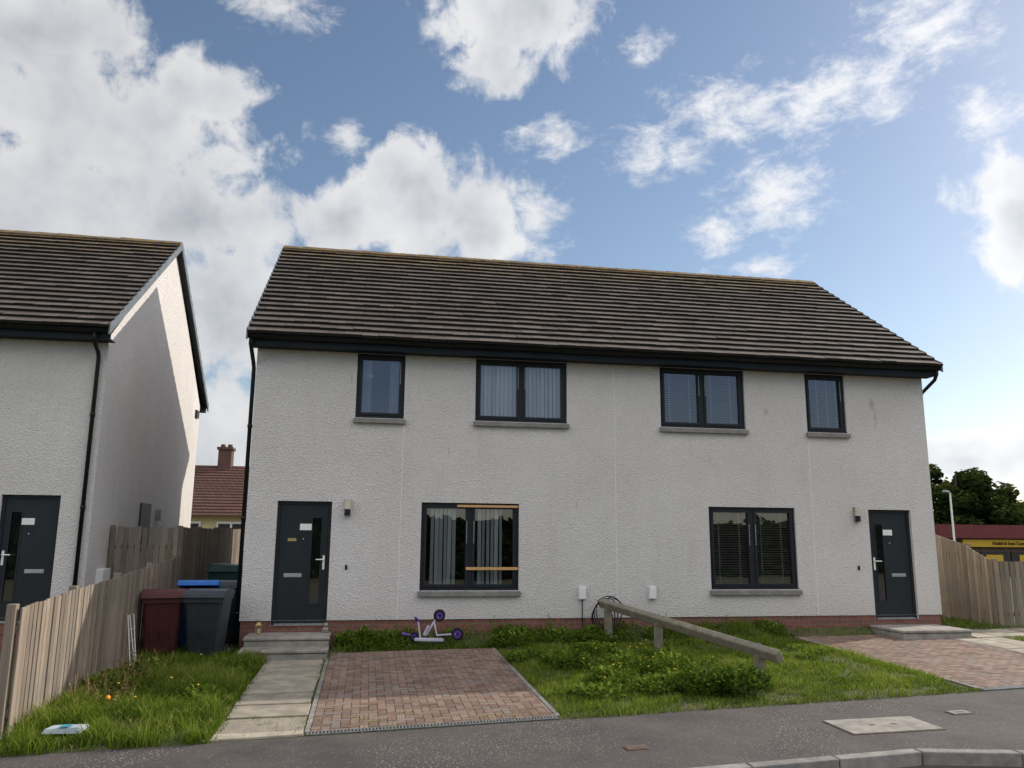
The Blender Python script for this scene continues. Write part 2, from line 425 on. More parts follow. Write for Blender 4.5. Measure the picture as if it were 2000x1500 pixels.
# ---------------------------------------------------------------- houses
def build_house(cx,y0,z0,label,main):
    B=(cx,y0,z0)
    root=empty('semi_detached_house',B,label,'house','matching white houses in the street')
    W=6.63;D=8.1
    def X(x):return cx+x
    zt=4.80+z0;zb=.08+z0
    doors=[(-6.12,-5.19),(5.19,6.12)]
    wins=[(-4.86,-3.99,3.61,zt-z0,'s',-1),(-2.68,-.93,3.62,zt-z0,'d',-1),(.93,2.68,3.62,zt-z0,'d',1),(3.99,4.86,3.61,zt-z0,'s',1),
          (-3.62,-1.84,.57,2.11,'d',-1),(1.84,3.62,.57,2.11,'d',1)]
    b=MB()
    ops=[(d[0],d[1],0,2.1) for d in doors]+[(w[0],w[1],w[2],w[3]) for w in wins]
    gx=sorted(set([-W,W]+[o[0] for o in ops]+[o[1] for o in ops]));gz=sorted(set([.08,4.80]+[o[2] for o in ops if o[2]>.08]+[o[3] for o in ops]))
    for i in range(len(gx)-1):
        for j in range(len(gz)-1):
            mx,mz=(gx[i]+gx[i+1])/2,(gz[j]+gz[j+1])/2
            if any(o[0]<mx<o[1] and o[2]<mz<o[3] for o in ops): continue
            b.poly([(X(gx[i]),y0,z0+gz[j]),(X(gx[i+1]),y0,z0+gz[j]),(X(gx[i+1]),y0,z0+gz[j+1]),(X(gx[i]),y0,z0+gz[j+1])])
    for o in ops:
        x0_,x1_,a,c=X(o[0]),X(o[1]),z0+o[2],z0+o[3];r=.22
        b.poly([(x0_,y0,a),(x0_,y0,c),(x0_,y0+r,c),(x0_,y0+r,a)]);b.poly([(x1_,y0,a),(x1_,y0+r,a),(x1_,y0+r,c),(x1_,y0,c)])
        b.poly([(x0_,y0,c),(x1_,y0,c),(x1_,y0+r,c),(x0_,y0+r,c)]);b.poly([(x0_,y0,a),(x0_,y0+r,a),(x1_,y0+r,a),(x1_,y0,a)])
    rz=8.02+z0
    for s in(-1,1):
        x_=X(s*W);b.poly([(x_,y0,zb),(x_,y0+D,zb),(x_,y0+D,zt+.12),(x_,y0+D/2,rz),(x_,y0,zt+.12)][::s])
    b.poly([(X(-W),y0+D,zb),(X(W),y0+D,zb),(X(W),y0+D,zt+.1),(X(-W),y0+D,zt+.1)][::-1])
    b.poly([(X(-W),y0,zb),(X(W),y0,zb),(X(W),y0+.02,zb),(X(-W),y0+.02,zb)])
    b.build('wall',M['render'] if main else M['render2'],root,B)
    b=MB()
    segs=[(-W+.02,-6.12),(-5.19,5.19),(6.12,W-.02)]
    for a,c in segs: b.poly([(X(a),y0+.02,z0-.5),(X(c),y0+.02,z0-.5),(X(c),y0+.02,zb),(X(a),y0+.02,zb)])
    for a,c in doors: b.poly([(X(a),y0+.02,z0-.5),(X(c),y0+.02,z0-.5),(X(c),y0+.02,z0-.001),(X(a),y0+.02,z0-.001)])
    for s in(-1,1):
        x_=X(s*(W-.02));b.poly([(x_,y0+.02,z0-.5),(x_,y0+D-.02,z0-.5),(x_,y0+D-.02,zb),(x_,y0+.02,zb)])
    b.build('brick_base',M['brick'],root,B)
    for x_ in (-3.99,0,3.99):
        b=MB();b.box(X(x_)-.007,X(x_)+.007,y0-.004,y0+.002,zb,(3.50+z0 if x_ else zt))
        b.build('movement_joint',M['bead'],root,B)
    HW=6.75;ey,ez,ry,rzz=-.48,4.98,4.05,8.14;n=20
    rb=MB()
    sl=Vector((0,ry-ey,rzz-ez));Ls=sl.length;sd=sl/Ls
    def slope(front):
        nrm=Vector((0,-sd.z,sd.y))
        for i in range(n):
            a=i/n*Ls;c=(i+1)/n*Ls
            edges=[-HW];e=-HW+(.3 if i%2 else .15)
            while e<HW-.05: edges.append(e);e+=.3
            edges.append(HW)
            for k in range(len(edges)-1):
                xa,xb=edges[k]+.002,edges[k+1]-.002;h1=.060+random.uniform(-.005,.005);h2=.004;dx=random.uniform(-.009,.009)
                t=cl(.5+random.gauss(0,.27),0,1)
                def pt(x,s_,h):
                    p=Vector((0,ey,ez))+sd*s_+nrm*h
                    yy=p.y if front else (2*ry-p.y)
                    return (X(x),y0+yy,z0+p.z)
                b0=a-.03+dx
                q=[pt(xa,b0,h1),pt(xb,b0,h1),pt(xb,c,h2),pt(xa,c,h2)]
                q2=[pt(xa,b0,h1-.056),pt(xb,b0,h1-.056),pt(xb,b0,h1),pt(xa,b0,h1)]
                if not front: q=q[::-1];q2=q2[::-1]
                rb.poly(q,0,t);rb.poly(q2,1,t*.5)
    slope(True);slope(False)
    def P(x,y,z):return (X(x),y0+y,z0+z)
    e=.004
    rb.poly([P(-HW,ey,ez-e),P(HW,ey,ez-e),P(HW,ry,rzz-e),P(-HW,ry,rzz-e)],1)
    rb.poly([P(-HW,2*ry-ey,ez-e),P(HW,2*ry-ey,ez-e),P(HW,ry,rzz-e),P(-HW,ry,rzz-e)][::-1],1)
    rb.poly([P(-HW,ey,ez-.02),P(-HW,ey+.3,ez-.02),P(HW,ey+.3,ez-.02),P(HW,ey,ez-.02)],1)
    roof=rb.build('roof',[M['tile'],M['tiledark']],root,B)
    b=MB();x_=-HW
    while x_<HW-.02:
        x2=min(HW,x_+.45);t=random.random();dz=random.uniform(-.006,.006)
        for s in(-1,1):
            b.hexa([P(x_+.004,ry,rzz+.035),P(x2,ry,rzz+.035),P(x2,ry+s*.15,rzz-.06),P(x_+.004,ry+s*.15,rzz-.06),
                    P(x_+.004,ry,rzz+.080+dz),P(x2,ry,rzz+.072+dz),P(x2,ry+s*.165,rzz-.030),P(x_+.004,ry+s*.165,rzz-.030)],0,t)
        x_=x2
    b.build('ridge',M['tile'],roof,B)
    for s in(-1,1):
        b=MB();b2=MB()
        for fr in(0,1):
            for i in range(n):
                a=Vector((0,ey,ez))+sd*(i/n*Ls);c=Vector((0,ey,ez))+sd*((i+1)/n*Ls)
                ya,yc=(a.y,c.y) if not fr else (2*ry-a.y,2*ry-c.y)
                x0_=s*(HW-.004);x1_=s*(HW+.022)
                b.hexa([P(x0_,ya,a.z-.13),P(x1_,ya,a.z-.13),P(x1_,yc,c.z-.13),P(x0_,yc,c.z-.13),
                        P(x0_,ya,a.z+.070),P(x1_,ya,a.z+.070),P(x1_,yc,c.z+.034),P(x0_,yc,c.z+.034)],0,random.random())
            ya,yb=(ey+.12,ry) if not fr else (2*ry-ey-.12,ry)
            za=ez+.12*(sd.z/sd.y)-.13
            b2.hexa([P(s*(W+.001),ya,za-.03),P(s*(HW-.006),ya,za-.03),P(s*(HW-.006),yb,rzz-.16),P(s*(W+.001),yb,rzz-.16),
                    P(s*(W+.001),ya,za+.02),P(s*(HW-.006),ya,za+.02),P(s*(HW-.006),yb,rzz-.11),P(s*(W+.001),yb,rzz-.11)])
        b.build('verge',M['verge'],roof,B);b2.build('barge_soffit',M['fascia'],roof,B)
    for fr in (0,1):
        b=MB()
        f=(lambda y:y) if not fr else (lambda y:2*ry-y)
        ys=sorted([f(-.31),f(-.285)])
        b.box(X(-HW+.01),X(HW-.01),y0+ys[0],y0+ys[1],z0+4.79,z0+5.03)
        ys=sorted([f(-.284),f(.0-.002)])
        b.box(X(-HW+.01),X(HW-.01),y0+ys[0],y0+ys[1],z0+4.803,z0+4.818)
        b.build('fascia',M['fascia'],root,B)
    b=MB();r=.058;yc,zc=-.375,4.955;m_=10
    for i in range(m_):
        a=math.pi*i/m_;c=math.pi*(i+1)/m_
        for rr in(r,r-.006):
            q=[P(-HW-.02,yc-rr*math.cos(a),zc-rr*math.sin(a)),P(-HW-.02,yc-rr*math.cos(c),zc-rr*math.sin(c)),P(HW+.02,yc-rr*math.cos(c),zc-rr*math.sin(c)),P(HW+.02,yc-rr*math.cos(a),zc-rr*math.sin(a))]
            b.poly(q)
    for s in(-1,1):
        b.poly([P(s*(HW+.02),yc-r*math.cos(math.pi*i/m_),zc-r*math.sin(math.pi*i/m_)) for i in range(m_+1)])
    b.box(X(-HW-.02),X(HW+.02),y0+yc-r-.004,y0+yc-r+.006,z0+zc-.01,z0+zc+.008)
    x_=-6.4
    while x_<6.7:
        b.tube([P(x_-.02,yc,zc-.003),P(x_+.02,yc,zc-.003)],r+.007,14);x_+=.8
    b.build('gutter',M['black'],root,B)
    def pipe(path):
        b=MB();b.tube(path,.036,10)
        zs=path[-1][2]+.5
        while zs<4.5+z0:
            p=path[-1];b.tube([(p[0],p[1],zs-.03),(p[0],p[1],zs+.03)],.045,10);zs+=1.6
        b.build('downpipe',M['black'],root,B,smooth=True)
    if main:
        pipe([P(-6.70,-.375,4.92),P(-6.70,-.375,4.80),P(-6.69,.02,4.55),P(-6.68,.06,4.45),P(-6.68,.06,-.3)])
        pipe([P(6.70,-.375,4.92),P(6.70,-.375,4.83),P(6.70,-.30,4.72),P(6.69,.10,4.52),P(6.68,.16,4.42),P(6.68,.16,-.2)])
    else:
        pipe([P(6.50,-.375,4.92),P(6.50,-.375,4.80),P(6.50,-.30,4.72),P(6.50,-.09,4.60),P(6.50,-.05,4.50),P(6.50,-.05,-.2)])
    for wi,w in enumerate(wins):
        x0_,x1_,a,c=X(w[0]),X(w[1]),z0+w[2],z0+w[3]
        yf=y0+.045
        b=MB();F=.055
        def frame(xa,xb,za,zb,t,ya,yb):
            b.box(xa,xa+t,ya,yb,za,zb);b.box(xb-t,xb,ya,yb,za,zb)
            b.box(xa+t,xb-t,ya,yb,za,za+t);b.box(xa+t,xb-t,ya,yb,zb-t,zb)
        frame(x0_,x1_,a,c,F,yf,yf+.08)
        panes=[(x0_+F,x1_-F)]
        if w[4]=='d':
            mx=(x0_+x1_)/2;b.box(mx-.035,mx+.035,yf,yf+.08,a+F,c-F)
            panes=[(x0_+F,mx-.035),(mx+.035,x1_-F)]
        for xa,xb in panes:
            frame(xa+.002,xb-.002,a+F+.002,c-F-.002,.045,yf-.014,yf+.06)
        for xa,xb in panes:
            hx=xb-.03 if xa<(x0_+x1_)/2 else xa+.03
            b.box(hx-.006,hx+.006,yf-.022,yf-.014,(a+c)/2+.05,(a+c)/2+.45,1)
        b.box(x0_+.003,x1_-.003,yf-.03,yf-.001,a+.002,a+.03)
        win=b.build('window',[M['anth'],M['galv']],root,B)
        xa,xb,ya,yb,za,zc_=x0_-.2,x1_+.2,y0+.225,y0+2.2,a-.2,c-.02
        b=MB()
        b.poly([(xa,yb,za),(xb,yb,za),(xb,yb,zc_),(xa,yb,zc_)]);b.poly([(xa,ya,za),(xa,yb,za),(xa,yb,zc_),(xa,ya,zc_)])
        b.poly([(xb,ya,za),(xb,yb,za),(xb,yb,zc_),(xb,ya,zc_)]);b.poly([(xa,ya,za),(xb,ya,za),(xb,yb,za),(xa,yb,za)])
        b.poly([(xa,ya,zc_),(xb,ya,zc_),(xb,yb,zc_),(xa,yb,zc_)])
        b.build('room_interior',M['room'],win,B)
        for xa,xb in panes:
            pg=MB();ti=random.uniform(-.004,.004);pg.poly([(xa+.03,yf+.03,a+F+.03),(xb-.03,yf+.03+ti,a+F+.03),(xb-.03,yf+.034+ti,c-F-.03),(xa+.03,yf+.034,c-F-.03)])
            pg.build('window_pane',M['glass'],win,B)
        sb=MB();sb.hexa([(x0_-.03,y0-.07,a-.10),(x1_+.03,y0-.07,a-.10),(x1_+.03,y0+.04,a-.10),(x0_-.03,y0+.04,a-.10),
                         (x0_-.03,y0-.07,a-.018),(x1_+.03,y0-.07,a-.018),(x1_+.03,y0+.04,a-.003),(x0_-.03,y0+.04,a-.003)])
        sb.build('window_sill',M['sill'],win,B,bevel=.006)
        bb=MB();by=yf+.12
        iw0,iw1,iz0,iz1=x0_+.02,x1_-.02,a+.03,c-.03
        if wi in (1,4):
            xx=iw0+.04
            while xx<iw1-.02:
                skip=False;ang=.38+random.uniform(-.08,.08)
                if wi==4:
                    k_=(xx-iw0)/(iw1-iw0)
                    if .06<k_<.11 or .16<k_<.27 or .38<k_<.60 or .84<k_<.97: skip=random.random()<.8
                    ang=.6+random.uniform(-.25,.25)
                if not skip:
                    hw=.040
                    dx_,dy_=math.cos(ang)*hw,math.sin(ang)*hw
                    sw=random.uniform(-.008,.008)
                    bb.poly([(xx-dx_+sw,by-dy_,iz0+.02),(xx+dx_+sw,by+dy_,iz0+.02),(xx+dx_,by+dy_,iz1),(xx-dx_,by-dy_,iz1)],0,random.random())
                xx+=.078
            bb.box(iw0,iw1,by-.02,by+.02,iz1-.03,iz1,0)
            bm=M['blind']
        elif wi in (2,3,5):
            zz=iz0+.02
            while zz<iz1:
                slat_tint=.5+random.uniform(-.2,.2)  # tone differs at random from slat to slat
                bb.poly([(iw0,by-.018,zz),(iw1,by-.018,zz),(iw1,by+.014,zz+.026),(iw0,by+.014,zz+.026)],0,slat_tint);zz+=.046
            for q in (.13,.37,.63,.87):
                xx=iw0+(iw1-iw0)*q;bb.box(xx-.016,xx+.016,by-.024,by-.022,iz0,iz1,0,.9)
            bm=M['slat']
        else:
            for side in(0,1):
                for i in range(9):
                    xa=iw0+i*.028 if side==0 else iw1-i*.028
                    s_=1 if side==0 else -1
                    bb.poly([(xa,by+(.02 if i%2 else -.01),iz0),(xa+s_*.028,by+(-.01 if i%2 else .02),iz0),(xa+s_*.028,by+(-.01 if i%2 else .02),iz1),(xa,by+(.02 if i%2 else -.01),iz1)],0,random.random())
            bb.box(iw0,iw1,by+.015,by+.018,iz1-.02,iz1)
            bm=M['curtain']
        bb.build('curtain' if wi==0 else 'blind',[bm,M['blind']],win,B)
        if wi==4 and main:
            tb=MB();tb.box(X(-2.98),X(-1.86),yf-.05,yf-.026,z0+2.035,z0+2.075);tb.build('timber_batten',M['newwood'],win,B)
            tb=MB();tb.box(X(-2.80),X(-1.86),yf-.05,yf-.026,z0+.925,z0+.975);tb.build('timber_batten',M['newwood'],win,B)
    for di,(d0,d1) in enumerate(doors):
        s=1 if di==0 else -1
        x0_,x1_=X(d0),X(d1);b=MB();yf=y0+.06;t=.055;a,c=z0,z0+2.1
        b.box(x0_,x0_+t,yf,yf+.09,a,c);b.box(x1_-t,x1_,yf,yf+.09,a,c);b.box(x0_+t,x1_-t,yf,yf+.09,c-t,c)
        b.box(x0_+t,x1_-t,yf-.03,yf+.09,a,a+.03,1)
        lx0,lx1=x0_+t+.004,x1_-t-.004
        gxa,gxb=(lx1-.27,lx1-.10) if s>0 else (lx0+.10,lx0+.27)
        gza,gzb=a+.34,c-.28;ya,yb=yf+.018,yf+.07
        b.box(lx0,gxa,ya,yb,a+.034,c-t-.004);b.box(gxb,lx1,ya,yb,a+.034,c-t-.004)
        b.box(gxa,gxb,ya,yb,a+.034,gza);b.box(gxa,gxb,ya,yb,gzb,c-t-.004)
        for (u0,u1,v0,v1) in ((gxa-.02,gxa+.008,gza-.02,gzb+.02),(gxb-.008,gxb+.02,gza-.02,gzb+.02),(gxa+.008,gxb-.008,gza-.02,gza+.008),(gxa+.008,gxb-.008,gzb-.008,gzb+.02)):
            b.box(u0,u1,ya-.008,ya,v0,v1)
        dr=b.build('door',[M['door'],M['galv']],root,B)
        q=MB();q.poly([(gxa,yf+.035,gza),(gxb,yf+.035,gza),(gxb,yf+.035,gzb),(gxa,yf+.035,gzb)]);q.box(gxa,gxb,yf+.045,yf+.05,gza,gzb,1)
        q.build('door_glass',[M['glass'],M['room']],dr,B)
        q=MB();hx=lx1-.045 if s>0 else lx0+.045
        q.box(hx-.018,hx+.018,ya-.012,ya,a+.93,a+1.17);q.tube([(hx,ya-.01,a+1.10),(hx,ya-.055,a+1.10),(hx-s*.03,ya-.06,a+1.10),(hx-s*.13,ya-.058,a+1.098)],.011,8)
        q.build('door_handle',M['white'],dr,B)
        q=MB();lc=(lx0+lx1)/2-s*.15
        q.box(lc-.15,lc+.15,ya-.010,ya,a+.80,a+.865);q.box(lc-.135,lc+.135,ya-.016,ya-.010,a+.81,a+.85)
        q.build('letter_plate',M['chrome'],dr,B)
        q=MB();nc=(lx0+lx1)/2+s*.03
        q.box(nc-.10,nc+.10,ya-.010,ya-.001,a+1.60,a+1.71);q.build('redaction_plate',M['white'],dr,B)  # blank white redaction mark over the door number, built as a plate
        q=MB();q.tube([(lc+s*.15,ya-.012,a+1.45),(lc+s*.15,ya,a+1.45)],.012,10);q.build('door_viewer',M['chrome'],dr,B)
        if di==0 and main:
            q=MB();q.box(x0_+.20,x0_+.345,ya-.006,ya,a+1.41,a+1.46);q.build('plaque',M['gold'],dr,B)
    for s in((-1,1) if main else (1,)):
        x_=X(s*4.92);z_=z0+2.0;q=MB()
        q.box(x_-.055,x_+.055,y0-.05,y0,z_-.14,z_+.14,0)
        q.tube([(x_,y0-.06,z_-.03),(x_,y0-.06,z_+.13)],.055,12,1);q.tube([(x_,y0-.06,z_-.14),(x_,y0-.06,z_-.03)],.05,12,2)
        q.build('outside_light',[M['galv'],M['cream'],M['black']],root,B)
        q=MB();q.box(X(s*4.9)-.018,X(s*4.9)+.018,y0-.02,y0,z0+.93,z0+1.01);q.build('door_bell',M['black'],root,B)
    if main:
        for s in(-1,1):
            x_=X(s*.67);q=MB();q.box(x_-.065,x_+.065,y0-.06,y0,.41,.63,0);q.box(x_-.058,x_+.058,y0-.066,y0-.06,.42,.61,0)
            if s<0: q.tube([(x_,y0-.03,.42),(x_,y0-.025,.2),(x_,y0-.02,-.15)],.010,6,1)
            q.build('meter_box',[M['white'],M['black']],root,B,bevel=.006)
    else:
        q=MB();x_=X(W);q.box(x_,x_+.12,y0+.55,y0+1.0,.25,.9);q.build('meter_box',M['white'],root,B,bevel=.01)
        q=MB();q.box(x_-.02,x_+.03,y0+3.0,y0+3.8,z0+1.15,z0+2.1);q.build('window',M['anth'],root,B)
        q=MB();q.box(x_,x_+.05,y0+7.55,y0+7.85,z0+4.55,z0+4.75);q.build('air_vent',M['black'],root,B)
        q=MB();q.box(x_,x_+.12,y0+4.3,y0+4.42,z0+1.75,z0+2.0);q.build('outside_light',M['galv'],root,B)
    return root
build_house(0,0,0,'white roughcast semi-detached house with brown tiled roof and dark windows',True)
build_house(-15.86,.35,.05,'white roughcast house with sunlit gable wall beside the timber fence',False)

def steps(boxes,label,cx):
    b=MB()
    for (x0,x1,y0,y1,z0,z1) in boxes: b.box(x0,x1,y0,y1,z0,z1)
    o=b.build('door_step',M['conc'],base=(cx,-.6,-.4),bevel=.015);tag(o,label,'step','door steps')
steps([(-6.44,-5.12,-.70,.015,-.5,-.165),(-6.46,-5.10,-.72,.012,-.16,-.11),(-6.44,-5.12,-1.17,-.70,-.5,-.305),(-6.46,-5.10,-1.19,-.705,-.30,-.25)],'two weathered concrete steps up to the dark front door',-5.78)
steps([(5.06,6.46,-.98,.015,-.5,-.155),(5.04,6.48,-1.0,.012,-.15,-.10)],'single wide concrete doorstep in front of the dark door',5.78)

# ---------------------------------------------------------------- fences
def fence(name,pts,label,mat,face=1,bw=.088,gap=.020,group='timber garden fences'):
    B=(pts[0][0],pts[0][1],pts[0][2]);root=empty(name,B,label,'fence',group)
    b=MB()
    for i in range(len(pts)-1):
        A=Vector(pts[i][:2]);C=Vector(pts[i+1][:2]);d=C-A;Ln=d.length;d/=Ln;nm=Vector((d.y,-d.x))*face
        s=0
        while s<Ln-.03:
            e=min(s+bw,Ln);jz=random.uniform(-.012,.012);off=random.uniform(-.004,.008);tw=random.uniform(-.005,.005)
            def zz(k,q): return pts[i][q]+(pts[i+1][q]-pts[i][q])*k/Ln
            P=[]
            for hh in (2,3):
                for (k,t_) in ((s,.02),(e,.02+tw),(e,.038+tw),(s,.038)):
                    p=A+d*k+nm*(t_+off);P.append((p.x,p.y,zz(k,hh)+(jz if hh==3 else 0)))
            b.hexa(P,0,random.random());s=e+gap+random.uniform(-.006,.006)
        for q in (.2,.82):
            rl=MB()
            a=(A.x,A.y,pts[i][2]+(pts[i][3]-pts[i][2])*q);c=(C.x,C.y,pts[i+1][2]+(pts[i+1][3]-pts[i+1][2])*q)
            rl.beam(a,c,.038,.08,0,.1);rl.build('rail',mat,root,B)
        np_=max(1,round(Ln/1.8))
        for k in range(np_+1):
            if i>0 and k==0: continue
            p=A+d*(Ln*k/np_)-nm*.05;f=k/np_
            zb_=pts[i][2]+(pts[i+1][2]-pts[i][2])*f;zt_=pts[i][3]+(pts[i+1][3]-pts[i][3])*f
            pb=MB();pb.box(p.x-.045,p.x+.045,p.y-.045,p.y+.045,zb_-.1,zt_+.03);pb.build('post',mat,root,B,bevel=.006)
    b.build('boards',mat,root,B)
    return root
fence('timber_fence',[(-8.05,-5.42,-.52,.77),(-8.02,-2.0,-.45,.93),(-8.0,1.40,-.38,1.10)],'low weathered timber board fence sloping down towards the pavement',M['fence'])
fence('timber_fence',[(-9.20,1.47,-.38,1.64),(-8.02,1.47,-.38,1.64)],'tall timber gate fence beside the sunlit gable wall',M['fence'])
fence('timber_fence',[(-8.0,1.50,-.38,1.64),(-8.02,9.5,-.35,1.66)],'tall shaded timber boundary fence running between the two houses',M['fence'])
fence('timber_fence',[(8.28,.50,-.24,1.12),(8.34,1.3,-.24,1.42),(8.42,2.6,-.22,1.72),(8.45,6,-.22,1.74)],'curved-top timber fence running beside the house to a post',M['fence2'],face=-1)
fence('timber_fence',[(8.28,.48,-.24,1.10),(10.0,.28,-.22,1.08),(13.5,-.1,-.2,1.08)],'lower timber fence turning away from the corner post',M['fence2'],face=1)

B=(.2,-2.3,-.36);root=empty('timber_knee_rail',B,'low weathered timber knee rail sloping across the front lawn','rail')
A=Vector((-.36,-.12,.36));C=Vector((.72,-4.62,.02))
b=MB();b.beam(A,C,.11,.15,0,.6,roll=.5);b.build('rail',M['rail'],root,B,bevel=.02)
for f in (.06,.40,.915):
    p=A.lerp(C,f);b=MB();b.box(p.x-.06,p.x+.06,p.y-.055,p.y+.055,-.6,p.z-.05,0,.4)
    b.build('post',M['rail'],root,B,bevel=.01)
    b=MB();b.beam(p+Vector((0,.03,0)),p+Vector((0,-.03,0)),.118,.158,roll=.5);b.build('metal_strap',M['galv'],root,B)

# ---------------------------------------------------------------- wheelie bins
def wheelie(loc,rot,col,label,sc=1,open_=0):
    x,y=loc;z=g(x,y)+.01
    root=empty('wheelie_bin',(x,y,z),label,'bin','wheelie bins by the fence');root.rotation_euler=(0,0,rot);root.scale=(sc,sc,sc)
    m=plain('bin_plastic_'+label.split()[0],col,tuple(c*.7 for c in col),.5,5,.15,spec=.35);md=plain('bin_lid_'+label.split()[0],tuple(c*1.35 for c in col),col,.5,5,.1,spec=.35)
    b=MB();sec=[(.04,.215,.24),(.30,.235,.27),(.88,.275,.335),(.93,.278,.34)]
    rings=[]
    for zz,hw,hd in sec:
        c=.035;ring=[(-hw+c,-hd),(hw-c,-hd),(hw,-hd+c),(hw,hd-c),(hw-c,hd),(-hw+c,hd),(-hw,hd-c),(-hw,-hd+c)]
        rings.append([(p[0],p[1]+.0,zz) for p in ring])
    for i in range(len(rings)-1):
        for k in range(8):
            b.poly([rings[i][k],rings[i][(k+1)%8],rings[i+1][(k+1)%8],rings[i+1][k]])
    b.poly(rings[0][::-1])
    b.box(-.285,.285,-.355,-.335,.86,.935);b.box(-.292,-.272,-.34,.34,.88,.94);b.box(.272,.292,-.34,.34,.88,.94)
    for xx in(-.14,0,.14): b.box(xx-.008,xx+.008,-.30,-.262,.35,.80)
    b.build('body',m,root)
    b=MB()
    prof=[(-.385,.935),(-.37,.985),(-.25,1.025),(.0,1.045),(.25,1.03),(.34,1.0),(.36,.945)]
    prof=[(p[0],p[1]+open_*(.36-p[0])) for p in prof]
    for i in range(len(prof)-1):
        (ya,za),(yb,zb_)=prof[i],prof[i+1]
        b.poly([(-.30,ya,za),(.30,ya,za),(.30,yb,zb_),(-.30,yb,zb_)])
    for s in(-1,1): b.poly([(s*.30,p[0],p[1]) for p in prof])
    b.poly([(-.30,prof[0][0],prof[0][1]),(.30,prof[0][0],prof[0][1]),(.30,.36,.945),(-.30,.36,.945)])
    b.build('lid',md,root,bevel=.01)
    b=MB();b.tube([(-.24,.34,.97),(-.24,.41,1.0),(.24,.41,1.0),(.24,.34,.97)],.016,8);b.build('handle',m,root)
    for s in(-1,1):
        b=MB();b.tube([(s*.235,.25,.10),(s*.285,.25,.10)],.10,18);b.tube([(s*.28,.25,.10),(s*.29,.25,.10)],.045,12,1);b.build('wheel',[M['black'],M['galv']],root)
wheelie((-7.66,-.85),.18,(.075,.018,.016),'maroon wheelie bin standing against the timber fence',1.03)
wheelie((-7.28,-.12),.10,(.015,.11,.38),'blue wheelie bin standing behind the maroon one',1.05,.14)
wheelie((-6.98,-.90),-.06,(.028,.036,.042),'grey wheelie bin standing at the front of the group',1.03)
wheelie((-6.84,.80),-.05,(.034,.043,.050),'slate wheelie bin tucked in beside the house corner',1.03)
b=MB();b.box(-7.75,-7.15,3.2,3.8,-.35,.75);b.hexa([(-7.8,3.15,.75),(-7.1,3.15,.75),(-7.1,3.85,.75),(-7.8,3.85,.75),(-7.72,3.25,.92),(-7.18,3.25,.88),(-7.18,3.8,.88),(-7.72,3.8,.92)])
o=b.build('compost_bin',plain('green_plastic',(.02,.07,.06),(.015,.05,.045),.5,4),base=(-7.45,3.5,-.35),bevel=.02);tag(o,'dark green compost bin in the shaded passage between the houses','bin')

B=(-7.9,-1.75,g(-7.9,-1.75));root=empty('clothes_airer',B,'folded white wire clothes airer leaning against the timber fence','airer')
b=MB();p0=Vector((-7.80,-1.90,B[2]));tp=Vector((-7.92,-1.84,B[2]+.80));dd=Vector((.02,.22,0))
b.tube([p0,tp,tp+dd,p0+dd,p0],.007,6)
b.tube([p0+Vector((.06,.02,0)),tp+Vector((.02,.02,0))],.006,6)
b.build('frame',M['white'],root,B)
for i in range(4):
    b=MB();f=.15+i*.2;q=p0.lerp(tp,f);b.tube([q,q+dd],.003,6);b.build('bar',M['white'],root,B)

# ---------------------------------------------------------------- toy scooter
B=(-3.35,-.42,g(-3.35,-.42)+.12);root=empty('toy_scooter',B,'purple and white toy scooter lying by the brick base','scooter')
M['purple']=plain('purple_plastic',(.13,.05,.36),(.09,.035,.27),.4,6)
M['lilac']=plain('lilac_white',(.52,.49,.60),(.42,.39,.50),.4,6)
def P3(u,w,d=0): return (B[0]+u,B[1]+d,B[2]+w)
b=MB();b.beam(P3(-.36,.04),P3(.14,.02),.13,.05);b.beam(P3(-.2,.10),P3(-.12,.26),.07,.04);b.build('deck',M['lilac'],root,B,bevel=.01)
def wheel(c,r,rot):
    b=MB();R=Matrix.Rotation(rot,3,'Z');n=20
    pts=[Vector(c)+R@Vector((math.cos(2*math.pi*i/n)*r,0,math.sin(2*math.pi*i/n)*r)) for i in range(n+1)]
    b.tube(pts,.024,8,0,caps=False)
    b.tube([Vector(c)+R@Vector((0,-.012,0)),Vector(c)+R@Vector((0,.012,0))],r*.86,16,1)
    b.tube([Vector(c)+R@Vector((0,-.028,0)),Vector(c)+R@Vector((0,.028,0))],.022,10,0)
    b.build('wheel',[M['black'],M['purple']],root,B)
wheel(P3(.06,.42,.03),.082,.2);wheel(P3(.36,.13,-.12),.082,-.2);wheel(P3(-.36,.08,.0),.062,.1)
b=MB();b.tube([P3(.06,.42,.03),P3(-.03,.32,.02),P3(.02,.10,-.02),P3(.36,.13,-.12)],.017,8);b.tube([P3(-.03,.32,.02),P3(-.16,.10,0)],.016,8);b.tube([P3(-.30,.34,.02),P3(-.26,.06,.0)],.015,8)
b.build('stem',M['lilac'],root,B)
b=MB();b.tube([P3(-.58,.14,-.05),P3(-.40,.10,0),P3(-.30,.02,.1)],.020,8);b.tube([P3(-.36,.40,-.05),P3(-.26,.30,.06)],.02,8);b.build('handlebar',M['purple'],root,B)

b=MB()
for k in range(4):
    c=Vector((-.32+.03*k,-.10-.05*k,.12+.02*k));r=.24+.02*k
    b.tube([c+Vector((math.cos(a)*r*.8,.06*math.sin(a*2+k),math.sin(a)*r)) for a in [2*math.pi*i/22+.4*k for i in range(23)]],.010,6,caps=False)
b.tube([(-.30,-.12,.34),(-.2,-.2,.46),(-.1,-.25,.42),(-.02,-.3,.36)],.010,6)
o=b.build('cable_coil',M['black'],base=(-.3,-.15,-.13));tag(o,'loose coil of black cable hanging by the timber rail','cable')

